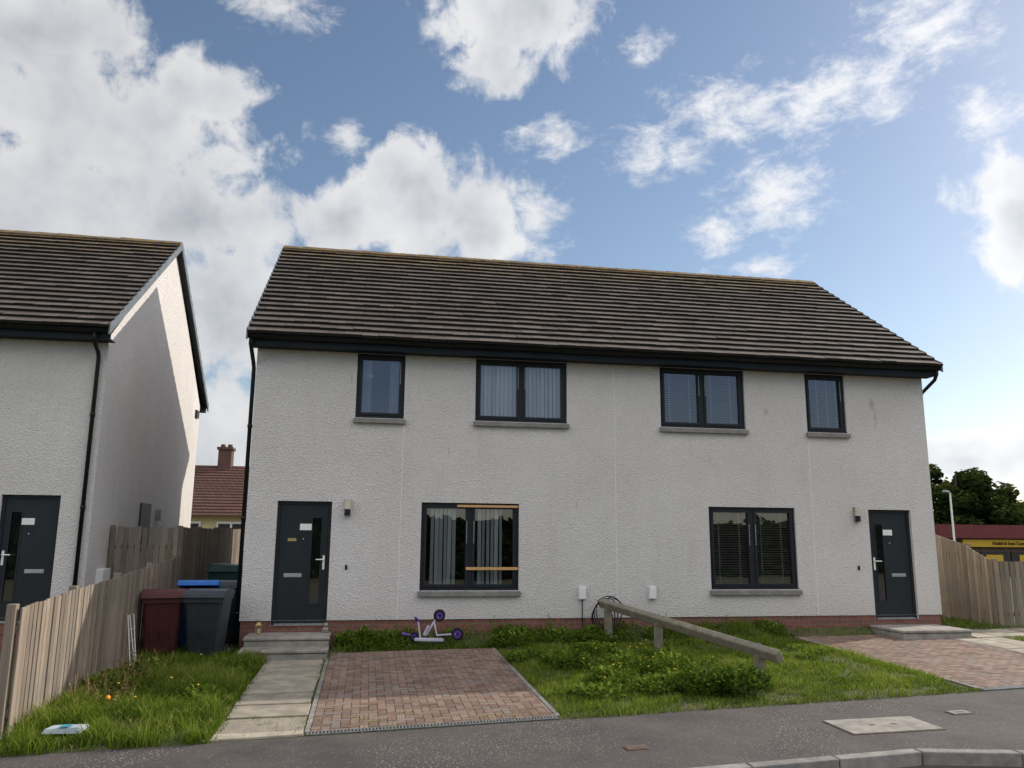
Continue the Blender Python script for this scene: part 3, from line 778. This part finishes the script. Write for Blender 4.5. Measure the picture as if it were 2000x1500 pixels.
def lantern(x,y,z):
    B=(x,y,z);root=empty('lantern',B,'small brass garden lantern on the top step','lantern')
    b=MB();b.box(x-.045,x+.045,y-.045,y+.045,z,z+.02);b.box(x-.045,x+.045,y-.045,y+.045,z+.13,z+.145)
    for sx in(-1,1):
        for sy in(-1,1): b.box(x+sx*.04-.005,x+sx*.04+.005,y+sy*.04-.005,y+sy*.04+.005,z+.02,z+.13)
    b.hexa([(x-.05,y-.05,z+.145),(x+.05,y-.05,z+.145),(x+.05,y+.05,z+.145),(x-.05,y+.05,z+.145),(x-.015,y-.015,z+.19),(x+.015,y-.015,z+.19),(x+.015,y+.015,z+.19),(x-.015,y+.015,z+.19)])
    b.tube([(x+.03*math.cos(a),y,z+.205+.03*math.sin(a)) for a in [2*math.pi*i/12 for i in range(13)]],.004,5,caps=False)
    b.build('frame',M['gold'],root,B)
    b=MB();b.tube([(x,y,z+.02),(x,y,z+.09)],.025,10);b.build('candle',M['cream'],root,B)
lantern(-6.28,-.22,-.108)
b=MB();x,y,z=-5.2,-.12,-.108;b.ball((x,y,z+.05),.055,10,sc=(1,1,.9));b.ball((x+.01,y-.02,z+.125),.035,10);b.ball((x-.02,y-.01,z+.155),.014,6);b.ball((x+.03,y-.01,z+.155),.014,6);b.box(x-.06,x+.06,y-.05,y+.05,z,z+.02)
o=b.build('garden_ornament',M['conc'],base=(x,y,z),smooth=True);tag(o,'small pale stone animal ornament beside the front door','ornament')
x,y=-7.48,-5.40;z=g(x,y)+.07
LX,LY=x,y
b=MB();b.hexa([(x-.2,y-.09,z),(x+.16,y-.12,z),(x+.2,y+.08,z+.01),(x-.16,y+.1,z),(x-.18,y-.07,z+.04),(x+.14,y-.10,z+.055),(x+.18,y+.07,z+.05),(x-.15,y+.09,z+.045)])
b.poly([(x-.05,y-.1,z+.06),(x+.05,y-.1,z+.062),(x+.06,y+.03,z+.062),(x-.04,y+.04,z+.06)],1)
o=b.build('litter_carton',[plain('carton_card',(.42,.49,.52),(.32,.38,.41),.7,6),plain('carton_print',(.05,.28,.38),(.04,.2,.3),.7,6)],base=(x,y,z));tag(o,'crushed pale blue carton lying on the grass','litter')
x,y=-7.36,-4.5;z=g(x,y)+.20;b=MB();b.ball((x,y,z),.028,12);o=b.build('orange_flower',M['orange'],base=(x,y,z),smooth=True);tag(o,'small orange flower head in the long grass','ball')  # round orange flower head modelled as a plain sphere

# ---------------------------------------------------------------- vegetation
def blades(name,zones,mat):
    V=[];Fc=[];T=[]
    for (x0,x1,ylo,yhi,dens,h0,h1,wd,tlo,thi) in zones:
        n=int(dens*(x1-x0)*(yhi-ylo))
        px=rng.uniform(x0,x1,n);py=rng.uniform(ylo,yhi,n)
        for x,y in zip(px,py):
            if y<pback(x)-.03: continue
            if -6.5<x<-5.05 and y>-1.2: continue
            cn=mnoise.noise(Vector((x*1.1,y*1.1,7)))
            c2=mnoise.noise(Vector((x*3.3,y*3.3,2)))
            c3=mnoise.noise(Vector((x*2.1,y*2.1,9)))
            if dens>500 and c3<-.22 and rng.random()<.72: continue
            h=(h0+(h1-h0)*rng.random())*(1+.9*cn+.7*c2)
            if (x-LX)**2+(y-LY)**2<.10: h*=.35
            if h<.012: h=.012
            a=rng.uniform(0,6.283);w=wd*rng.uniform(.6,1.3);ln=h*rng.uniform(.15,1.0);b_=rng.uniform(0,6.283)
            z=g(x,y)+lawn(x,y)-.004
            ca,sa=math.cos(a)*w,math.sin(a)*w;lx,ly=math.cos(b_)*ln,math.sin(b_)*ln
            k=len(V)
            V+=[(x-ca,y-sa,z),(x+ca,y+sa,z),(x+ca*.7+lx*.35,y+sa*.7+ly*.35,z+h*.6),(x-ca*.7+lx*.35,y-sa*.7+ly*.35,z+h*.6),(x+lx,y+ly,z+h)]
            Fc+=[(k,k+1,k+2,k+3),(k+3,k+2,k+4)]
            t=cl(rng.uniform(tlo,thi)+.45*cn+.25*c2,0,.9)
            if rng.random()<.08+.25*max(0,-c3): t=1
            T+=[t*.8,t]
    me=bpy.data.meshes.new(name);me.from_pydata(V,[],Fc);me.materials.append(mat)
    at=me.attributes.new('tint','FLOAT','FACE');at.data.foreach_set('value',T)
    o=bpy.data.objects.new(name,me);COL.objects.link(o);return o
o=blades('grass',[(-7.98,-6.02,-6.0,-.4,2900,.06,.19,.006,.2,.8),
    (-2.36,3.28,-5.5,-.5,2400,.025,.085,.005,.25,.85),
    (-5.02,3.28,-.62,-.02,1500,.05,.15,.006,.0,.6),
    (3.3,5.0,-.3,-.02,900,.03,.07,.005,.2,.6),
    (-6.2,-5.95,-5.8,-1.2,1200,.03,.10,.005,.2,.8),
    (-5.2,-5.06,-5.6,-1.2,500,.02,.05,.004,.2,.7),
    (-8,5.0,-5.98,-4.9,260,.01,.05,.005,.3,.8),
    (7.0,8.2,-4.6,-1.1,1200,.03,.09,.005,.3,.8),(6.6,8.2,.0,2.5,500,.05,.15,.006,.1,.6),
    (8.3,11,-3.5,.2,700,.03,.09,.006,.3,.8),
    (-8.9,-8.1,-5.8,1.2,400,.06,.15,.006,.1,.6),
    (-5.05,-2.45,-5.6,-.7,34,.015,.05,.004,.3,.8)],M['grass'])
tag(o,'patchy green grass of the front lawns','grass',kind='stuff')
def leafy(b,cx,cy,n,R,H,ls,lean=.6,tl=(.1,.9)):
    for i in range(n):
        a=random.uniform(0,6.283);rr=R*math.sqrt(random.random());z=H*random.random()**.8*(1-.5*(rr/R)**2)*(1+.5*mnoise.noise(Vector((cx+rr*math.cos(a)*6,cy+rr*math.sin(a)*6,2))))
        x,y=cx+rr*math.cos(a),cy+rr*math.sin(a);z0=g(x,y)+lawn(x,y)
        d=Vector((math.cos(a)*lean+random.uniform(-.5,.5),math.sin(a)*lean+random.uniform(-.5,.5),random.uniform(.1,1))).normalized()
        sd_=d.cross(Vector((0,0,1))).normalized();L_=ls*random.uniform(.6,1.4);w=L_*random.uniform(.16,.28)
        p=Vector((x,y,z0+z));q=p+d*L_*.55;e=p+d*L_-Vector((0,0,L_*.25));up=sd_.cross(d)*w*.25
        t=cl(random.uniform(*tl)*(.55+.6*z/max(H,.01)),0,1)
        b.poly([p,q+sd_*w+up,e,q-up*.5],0,t);b.poly([p,q-up*.5,e,q-sd_*w+up],0,t*.9)
b=MB()
clumps=[(-.95,-4.5,.30,.2),(-1.3,-3.9,.30,.22),(-.35,-3.6,.36,.28),(-.9,-3.1,.36,.26),(-1.7,-4.7,.3,.14),(-1.6,-2.6,.36,.2),(-.1,-2.5,.33,.17),(-2.1,-2.0,.3,.14),
  (-.9,-1.6,.36,.15),(-2.0,-.5,.35,.14),(-1.2,-.45,.3,.14),(-.5,-.5,.35,.14),(-7.7,-3.4,.3,.22),(-7.4,-2.5,.35,.2),(-6.5,-2.0,.3,.12),(-6.4,-4.0,.25,.12),(-4.6,-.3,.25,.16),(-4.1,-.3,.25,.13)]
for i in range(34): clumps.append((random.uniform(-4.9,3.0),random.uniform(-.5,-.08),.16,.15))
for i in range(34): clumps.append((random.uniform(-2.2,2.9),random.uniform(-4.9,-.6),.12,.07))
for i in range(10): clumps.append((random.uniform(-7.8,-6.1),random.uniform(-5.6,-1.4),.14,.12))
for (x,y,R,H) in clumps: leafy(b,x,y,int(480*R*R/.16+22*R/.1),R,H,.095 if R>.2 else .07,tl=(.1,1))
for i in range(26):
    x,y=random.choice([(random.uniform(-1.6,.2),random.uniform(-4.6,-2)),(random.uniform(-1.6,.2),random.uniform(-4.6,-2)),(random.uniform(-7.6,-6.2),random.uniform(-5,-2))]);z=g(x,y)+lawn(x,y)
    h=random.uniform(.16,.30);b.tube([(x,y,z),(x+.01,y,z+h)],.003,4,0,.4);b.ball((x+.01,y,z+h),.016,7,1,sc=(1,1,.5))
for i in range(46):
    x,y=random.choice([(random.uniform(-1.5,.3),random.uniform(-4.9,-2.4)),(random.uniform(-5,2.6),random.uniform(-.45,-.1))]);z=g(x,y)+lawn(x,y);h=random.uniform(.18,.36);lx,ly=random.uniform(-.06,.06),random.uniform(-.06,.06)
    b.tube([(x,y,z),(x+lx,y+ly,z+h)],.004,4,0,.5)
    for k in range(16):
        q=.15+.85*k/16;a=k*2.4;r=.075*(1.15-q)+.02;p=Vector((x+lx*q,y+ly*q,z+h*q));e=p+Vector((math.cos(a)*r,math.sin(a)*r,r*.5));sdv=Vector((-math.sin(a),math.cos(a),0))*r*.2
        b.poly([p,(p+e)/2+sdv,e,(p+e)/2-sdv],0,random.uniform(.3,1))
o=b.build('weeds',[M['weed'],M['yellow']]);tag(o,'broad-leaved weeds and dandelions growing through the lawn','weeds',kind='stuff')
b=MB();B=(.05,-4.75,g(.05,-4.75));leafy(b,.10,-4.70,900,.38,.30,.09,tl=(0,.6));leafy(b,-.35,-4.65,600,.34,.36,.09,tl=(0,.7));leafy(b,-.6,-4.3,260,.3,.2,.08,tl=(.1,.9))
o=b.build('leafy_weed',M['weed'],base=B);tag(o,'low dark leafy weed bush under the timber rail','plant')
b=MB()
M['dry']=m_leaf('dry_stalk',[(0.,(.20,.14,.065)),(1.,(.38,.28,.13))],.1)
for i in range(120):
    x,y=random.uniform(-7.9,-7.2),random.uniform(-4.4,-2.0);z=g(x,y);h=random.uniform(.15,.42);dx,dy=random.uniform(-.15,.15),random.uniform(-.15,.15)
    b.tube([(x,y,z),(x+dx*.5,y+dy*.5,z+h*.6),(x+dx,y+dy,z+h)],.003,4,0,random.random())
    for k in range(4):
        q=.4+.15*k;b.poly([(x+dx*q,y+dy*q,z+h*q),(x+dx*q+random.uniform(-.04,.04),y+dy*q+random.uniform(-.04,.04),z+h*q+.02),(x+dx*q,y+dy*q,z+h*q+.02)],0,random.random())
o=b.build('dry_stalks',M['dry']);tag(o,'dry brown weed stalks along the foot of the fence','weeds',kind='stuff')

def tree(loc,H,R,n,label,leaf=.3,cz=.6):
    x,y,z=loc;root=empty('tree',loc,label,'tree','trees around the houses')
    b=MB();b.tube([(x,y,z-.2),(x+.1,y,z+H*.3),(x,y+.1,z+H*.55),(x+.1,y,z+H*.85)],[.28*R/4,.2*R/4,.13*R/4,.04],8)
    for i in range(12):
        a=i*2.4;h=H*random.uniform(.22,.6);e=Vector((x+math.cos(a)*R*.7,y+math.sin(a)*R*.7,z+h+H*.2))
        b.tube([(x,y,z+h),((x+e.x)/2,(y+e.y)/2,z+h+H*.05),e],[.1*R/4,.06*R/4,.02],6)
    b.build('trunk',M['bark'],root,loc)
    c=MB();cl_=[]
    for i in range(60):
        a=random.uniform(0,6.283);u=random.uniform(-1,1);rr=random.random()**.4
        s=math.sqrt(1-u*u);wob=1+.12*math.sin(3*a+u*2)
        cl_.append((x+R*rr*s*math.cos(a)*wob,y+R*rr*s*math.sin(a)*wob,z+H*cz+(H*(1-cz)-R*.10)*rr*u if u>0 else z+H*cz+H*(cz-.18)*rr*u,R*random.uniform(.13,.27)))
    for i in range(n):
        q=random.choice(cl_);d=Vector((random.gauss(0,1),random.gauss(0,1),random.gauss(0,.8))).normalized()*q[3]*random.random()**.3
        p=Vector(q[:3])+d;nm=(d.normalized()+Vector((random.uniform(-.8,.8),random.uniform(-.8,.8),random.uniform(-.3,.9)))).normalized()
        t1=nm.cross(Vector((0,0,1))).normalized();t2=nm.cross(t1);L_=leaf*random.uniform(.5,1.2)
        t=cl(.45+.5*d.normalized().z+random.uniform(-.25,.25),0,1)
        c.poly([p-t1*L_*.5,p-t2*L_*.35,p+t1*L_*.5,p+t2*L_*.35],0,t)
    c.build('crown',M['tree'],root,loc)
tree((37.6,38.0,-1.0),8.7,4.3,20000,'broad dark leafy tree standing behind the shop',.40,.50)
tree((44.5,43,-1.0),7.2,4.2,8000,'leafy tree standing farther along behind the shop',.42,.5)
b=MB();b.box(-45,45,-33,-31,-1,2.6,0,.1)  # leafy row added out of view so the lower windows reflect dark
for i in range(7000):
    x=random.uniform(-45,45);y=-31+random.uniform(-.1,.35);z=random.uniform(-.8,2.7)+.5*mnoise.noise(Vector((x*.3,0,1)))
    a=random.uniform(0,3);w=.18
    b.poly([(x-w*math.cos(a),y,z-w*math.sin(a)),(x+w,y+.1,z-.1),(x+w*math.cos(a),y-.05,z+w),(x-w,y,z+.1)],0,random.random())
o=b.build('reflection_screen',M['tree']);tag(o,'unseen leafy screen added across the road to darken window reflections','reflection_screen',kind='stuff')

# ---------------------------------------------------------------- background bungalow
B=(-12,29,-.4);root=empty('bungalow',B,'old bungalow with red tiled roof, brick chimney and cream walls','house')
M['cream_wall']=plain('cream_wall',(.60,.50,.28),(.52,.43,.23),.9,2,.2)
M['redtile']=m_brick('red_clay_tile',(.15,.062,.042),(.105,.048,.036),(.05,.028,.02),.25,.16,.02)
b=MB();b.box(-18,-6,25,33,-.5,2.45);b.build('wall',M['cream_wall'],root,B)
b=MB();ez_,rz_=2.35,5.0
for i in range(18):
    f0,f1=i/18,(i+1)/18
    for s in(-1,1):
        ya=29+s*4.4*(1-f0);yb=29+s*4.4*(1-f1);za=ez_+(rz_-ez_)*f0+.05;zb_=ez_+(rz_-ez_)*f1
        b.poly([(-18.4,ya,za),(-5.6,ya,za),(-5.6,yb,zb_),(-18.4,yb,zb_)]);b.poly([(-18.4,ya,za-.06),(-5.6,ya,za-.06),(-5.6,ya,za),(-18.4,ya,za)])
rf=b.build('roof',M['redtile'],root,B)
b=MB();b.box(-12.2,-11.55,28.6,29.4,4.4,5.80);b.box(-12.27,-11.48,28.53,29.47,5.80,5.93);b.build('chimney',M['brick_far'],rf,B)
for xx in(-12.05,-11.7):
    b=MB();b.tube([(xx,29,5.93),(xx,29,6.10)],[.13,.11],10);b.build('chimney_pot',M['redtile'],rf,B)
for xx in (-11.4,-13.4):
    b=MB()
    b.box(xx,xx+1.3,24.94,25.02,.8,2.1);wn=b.build('window',M['white'],root,B)
    for k in (.08,.70):
        b=MB();b.box(xx+k,xx+k+.52,24.92,24.938,.9,2.0);b.build('window_pane',M['room'],wn,B)
# ---------------------------------------------------------------- shop
B=(29,20,-.8);root=empty('corner_shop',B,'low convenience shop with dark red fascia and yellow sign','shop')
M['redfascia']=plain('dark_red_fascia',(.15,.02,.022),(.11,.016,.02),.6,3)
M['yellowsign']=plain('yellow_sign',(.52,.33,.015),(.46,.29,.012),.5,3)
M['shopwall']=plain('brown_wall',(.12,.08,.06),(.09,.06,.05),.9,3,.2)
b=MB();b.box(22.3,44,20,30,-1.2,1.62);b.build('wall',M['shopwall'],root,B)
b=MB();b.box(21.9,44.2,19.7,30.2,1.62,2.25);b.build('fascia',M['redfascia'],root,B)
b=MB();b.box(23.2,43,19.82,19.95,1.22,1.56);sg=b.build('shop_sign',M['yellowsign'],root,B)
cu=bpy.data.curves.new('t','FONT');cu.body='Khalid & Sons Convenience';cu.size=.22;cu.extrude=.01
to=bpy.data.objects.new('t',cu);COL.objects.link(to);bpy.context.view_layer.update()
me=bpy.data.meshes.new_from_object(to.evaluated_get(bpy.context.evaluated_depsgraph_get()));bpy.data.objects.remove(to)
to=bpy.data.objects.new('sign_lettering',me);COL.objects.link(to);me.materials.clear();me.materials.append(M['black'])
to.parent=sg;to.location=(24.75-B[0],19.80-B[1],1.32-B[2]);to.rotation_euler=(math.pi/2,0,0)
for i in range(6):
    b=MB();b.box(24.2+i*1.6,25.6+i*1.6,19.9,19.99,-.9,1.0);b.build('shop_window',M['room'],root,B)
for xx in(24.4,26.2):
    b=MB();b.box(xx,xx+.9,19.86,19.89,.55,.85);b.build('poster',M['yellowsign'],root,B)
def lamp(x,y,z,h,lean):
    B=(x,y,z);root=empty('street_lamp',B,'tall slim pale street lamp standing near the shop','street lamp')
    b=MB();b.tube([(x,y,z),(x,y,z+h*.3)],.07,10);b.tube([(x,y,z+h*.3),(x+lean*h,y,z+h)],[.05,.035],10);b.build('pole',M['white'],root,B)
    b=MB();b.tube([(x+lean*h,y,z+h),(x+lean*h-.10,y,z+h+.05),(x+lean*h-.35,y,z+h+.06)],[.035,.06,.045],8);b.build('lamp_head',M['galv'],root,B)
lamp(20.5,17.0,-.6,4.15,0)

# ---------------------------------------------------------------- camera
y_,t_,r_=.1744,.1870,.0080
F=Vector((math.sin(y_)*math.cos(t_),math.cos(y_)*math.cos(t_),math.sin(t_)))
R0=Vector((math.cos(y_),-math.sin(y_),0));U0=R0.cross(F)
R=R0*math.cos(r_)+U0*math.sin(r_);U=-R0*math.sin(r_)+U0*math.cos(r_)
mw=Matrix.Identity(4)
for i in range(3): mw[i][0]=R[i];mw[i][1]=U[i];mw[i][2]=-F[i]
mw.translation=Vector((-4.5817,-14.7002,1.5142))
cd=bpy.data.cameras.new('camera');cam=bpy.data.objects.new('camera',cd);COL.objects.link(cam);cam.matrix_world=mw
cd.sensor_width=36;cd.lens=1576.96*36/2000;cd.clip_end=5000;cd.clip_start=.1;S.camera=cam

# ---------------------------------------------------------------- light
sd_=Vector((2.45,.95,1.45)).normalized()
el=math.asin(sd_.z);az=math.atan2(sd_.x,sd_.y)
sl_=bpy.data.lights.new('sun','SUN');sl_.energy=4.2;sl_.angle=math.radians(.5);sl_.color=(1,.92,.81)
so=bpy.data.objects.new('sun',sl_);COL.objects.link(so);so.rotation_euler=sd_.to_track_quat('Z','Y').to_euler();so.location=(20,10,20)
w=bpy.data.worlds.new('World');S.world=w;w.use_nodes=True;nt=w.node_tree;bg=nt.nodes['Background']
sky=nt.nodes.new('ShaderNodeTexSky');sky.sky_type='NISHITA';sky.sun_disc=False;sky.sun_elevation=el;sky.sun_rotation=az
sky.air_density=1.0;sky.dust_density=.6;sky.ozone_density=1.8
skyc=mixc(nt,1.,sky.outputs[0],(.130,.126,.122),'MULTIPLY')
tc=nt.nodes.new('ShaderNodeTexCoord')
sx=nt.nodes.new('ShaderNodeSeparateXYZ');L(nt,tc.outputs['Generated'],sx.inputs[0])
azn=mathn(nt,'MULTIPLY',mathn(nt,'ARCTAN2',sx.outputs[0],sx.outputs[1]),57.2958)
eln=mathn(nt,'MULTIPLY',mathn(nt,'ARCSINE',sx.outputs[2]),57.2958)
cb=nt.nodes.new('ShaderNodeCombineXYZ');L(nt,azn,cb.inputs[0]);L(nt,eln,cb.inputs[1])
def blobfield(blobs):
    acc=None
    for (a,e,ra,re) in blobs:
        m_=nt.nodes.new('ShaderNodeMapping');L(nt,cb.outputs[0],m_.inputs[0]);m_.inputs['Scale'].default_value=(1/ra,1/re,0);m_.inputs['Location'].default_value=(-a/ra,-e/re,0)
        ln=nt.nodes.new('ShaderNodeVectorMath');ln.operation='LENGTH';L(nt,m_.outputs[0],ln.inputs[0])
        v=ln.outputs['Value']
        acc=v if acc is None else mathn(nt,'MINIMUM',acc,v)
    return mathn(nt,'SUBTRACT',1.,mathn(nt,'MINIMUM',acc,1.8))
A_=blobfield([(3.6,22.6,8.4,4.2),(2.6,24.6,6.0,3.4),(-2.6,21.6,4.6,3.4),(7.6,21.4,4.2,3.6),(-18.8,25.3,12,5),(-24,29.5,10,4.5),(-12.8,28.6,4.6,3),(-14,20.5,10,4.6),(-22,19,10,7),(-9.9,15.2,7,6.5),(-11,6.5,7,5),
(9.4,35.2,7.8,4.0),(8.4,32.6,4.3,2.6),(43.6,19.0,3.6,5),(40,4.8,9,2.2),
(-115,32,70,30),(120,40,50,22),(178,62,90,30)])  # broad unseen clouds added outside the view to brighten the facade
B_=blobfield([(-8.7,34.4,5.5,1.7),(26.5,28.4,6.8,3.2),(32.0,28.3,5.4,3.2),(21.0,26.4,5.6,2.2),(28.8,22.6,5.2,3.4),(24.6,20.6,3.0,1.8),(39.4,31,5.5,3),(36.6,28.6,3,3),
(-2.7,27.1,2.1,1.5),(12.7,27.6,3.6,1.8),(27.7,18.2,3.8,1.1),(42.5,25.5,3,2.2),(11.5,22,3.5,3.5),(20,33,2.4,1.6)])
n1=nt.nodes.new('ShaderNodeTexNoise');n1.inputs['Scale'].default_value=.30;n1.inputs['Detail'].default_value=8;n1.inputs['Roughness'].default_value=.62;n1.inputs['Distortion'].default_value=.25
L(nt,cb.outputs[0],n1.inputs['Vector'])
nA=mathn(nt,'SUBTRACT',n1.outputs[0],.5)
n3=nt.nodes.new('ShaderNodeTexNoise');n3.inputs['Scale'].default_value=.50;n3.inputs['Detail'].default_value=7;n3.inputs['Roughness'].default_value=.68;n3.inputs['Distortion'].default_value=.25
mp3=nt.nodes.new('ShaderNodeMapping');mp3.inputs['Rotation'].default_value=(0,0,-.35);mp3.inputs['Scale'].default_value=(.72,1.25,1);mp3.inputs['Location'].default_value=(5.2,2.7,0);L(nt,cb.outputs[0],mp3.inputs[0]);L(nt,mp3.outputs[0],n3.inputs['Vector'])
nB=mathn(nt,'SUBTRACT',n3.outputs[0],.5)
densA=mathn(nt,'ADD',A_,mathn(nt,'MULTIPLY',nA,1.9))
densB=mathn(nt,'ADD',mathn(nt,'SUBTRACT',B_,.20),mathn(nt,'MULTIPLY',nB,2.7))
def sstep(x,a,b):
    mr=nt.nodes.new('ShaderNodeMapRange');mr.interpolation_type='SMOOTHSTEP';L(nt,x,mr.inputs[0]);mr.inputs[1].default_value=a;mr.inputs[2].default_value=b;return mr.outputs[0]
alA=sstep(densA,-.02,.45);alB=mathn(nt,'MULTIPLY',sstep(densB,-.15,.95),.92)
al=mathn(nt,'MAXIMUM',alA,alB)
n2=nt.nodes.new('ShaderNodeTexNoise');n2.inputs['Scale'].default_value=.17;n2.inputs['Detail'].default_value=3;n2.inputs['Roughness'].default_value=.5
mp=nt.nodes.new('ShaderNodeMapping');mp.inputs['Location'].default_value=(3.3,1.1,0);L(nt,cb.outputs[0],mp.inputs[0]);L(nt,mp.outputs[0],n2.inputs['Vector'])
sh=mathn(nt,'ADD',mathn(nt,'ADD',mathn(nt,'MULTIPLY',A_,.50),mathn(nt,'MULTIPLY',nA,.8)),mathn(nt,'MULTIPLY',mathn(nt,'SUBTRACT',n2.outputs[0],.5),1.7))
ccol=ramp(nt,sh,[(0.,(.92,.92,.93)),(.35,(.77,.79,.82)),(.85,(.52,.55,.60))])
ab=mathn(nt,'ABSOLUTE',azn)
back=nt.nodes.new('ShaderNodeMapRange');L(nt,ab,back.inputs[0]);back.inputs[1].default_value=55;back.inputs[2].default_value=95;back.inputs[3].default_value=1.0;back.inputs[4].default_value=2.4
top=nt.nodes.new('ShaderNodeMapRange');L(nt,eln,top.inputs[0]);top.inputs[1].default_value=40;top.inputs[2].default_value=60;top.inputs[3].default_value=0;top.inputs[4].default_value=1.2
az01=mathn(nt,'MULTIPLY_ADD',azn,1/60,.35,clamp=True)
bright=ramp(nt,az01,[(0.,.82),(.45,.92),(1.,1.12)])
ccol=mixc(nt,1.,ccol,bright,'MULTIPLY')
fill_gain=mathn(nt,'MAXIMUM',back.outputs[0],mathn(nt,'ADD',top.outputs[0],1.))  # boosts the added out-of-view clouds as fill light for the facade
vs=nt.nodes.new('ShaderNodeVectorMath');vs.operation='SCALE';L(nt,ccol,vs.inputs[0]);L(nt,fill_gain,vs.inputs['Scale'])
warm=mixc(nt,mathn(nt,'SUBTRACT',fill_gain,1.,clamp=True),(1.,1.,1.),(1.03,.985,.94))
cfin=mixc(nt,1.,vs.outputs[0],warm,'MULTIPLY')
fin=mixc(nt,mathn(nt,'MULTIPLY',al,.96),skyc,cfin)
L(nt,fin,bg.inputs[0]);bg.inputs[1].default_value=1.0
w.cycles.sampling_method='MANUAL';w.cycles.sample_map_resolution=512
S.view_settings.view_transform='Standard';S.view_settings.look='None';S.view_settings.exposure=0
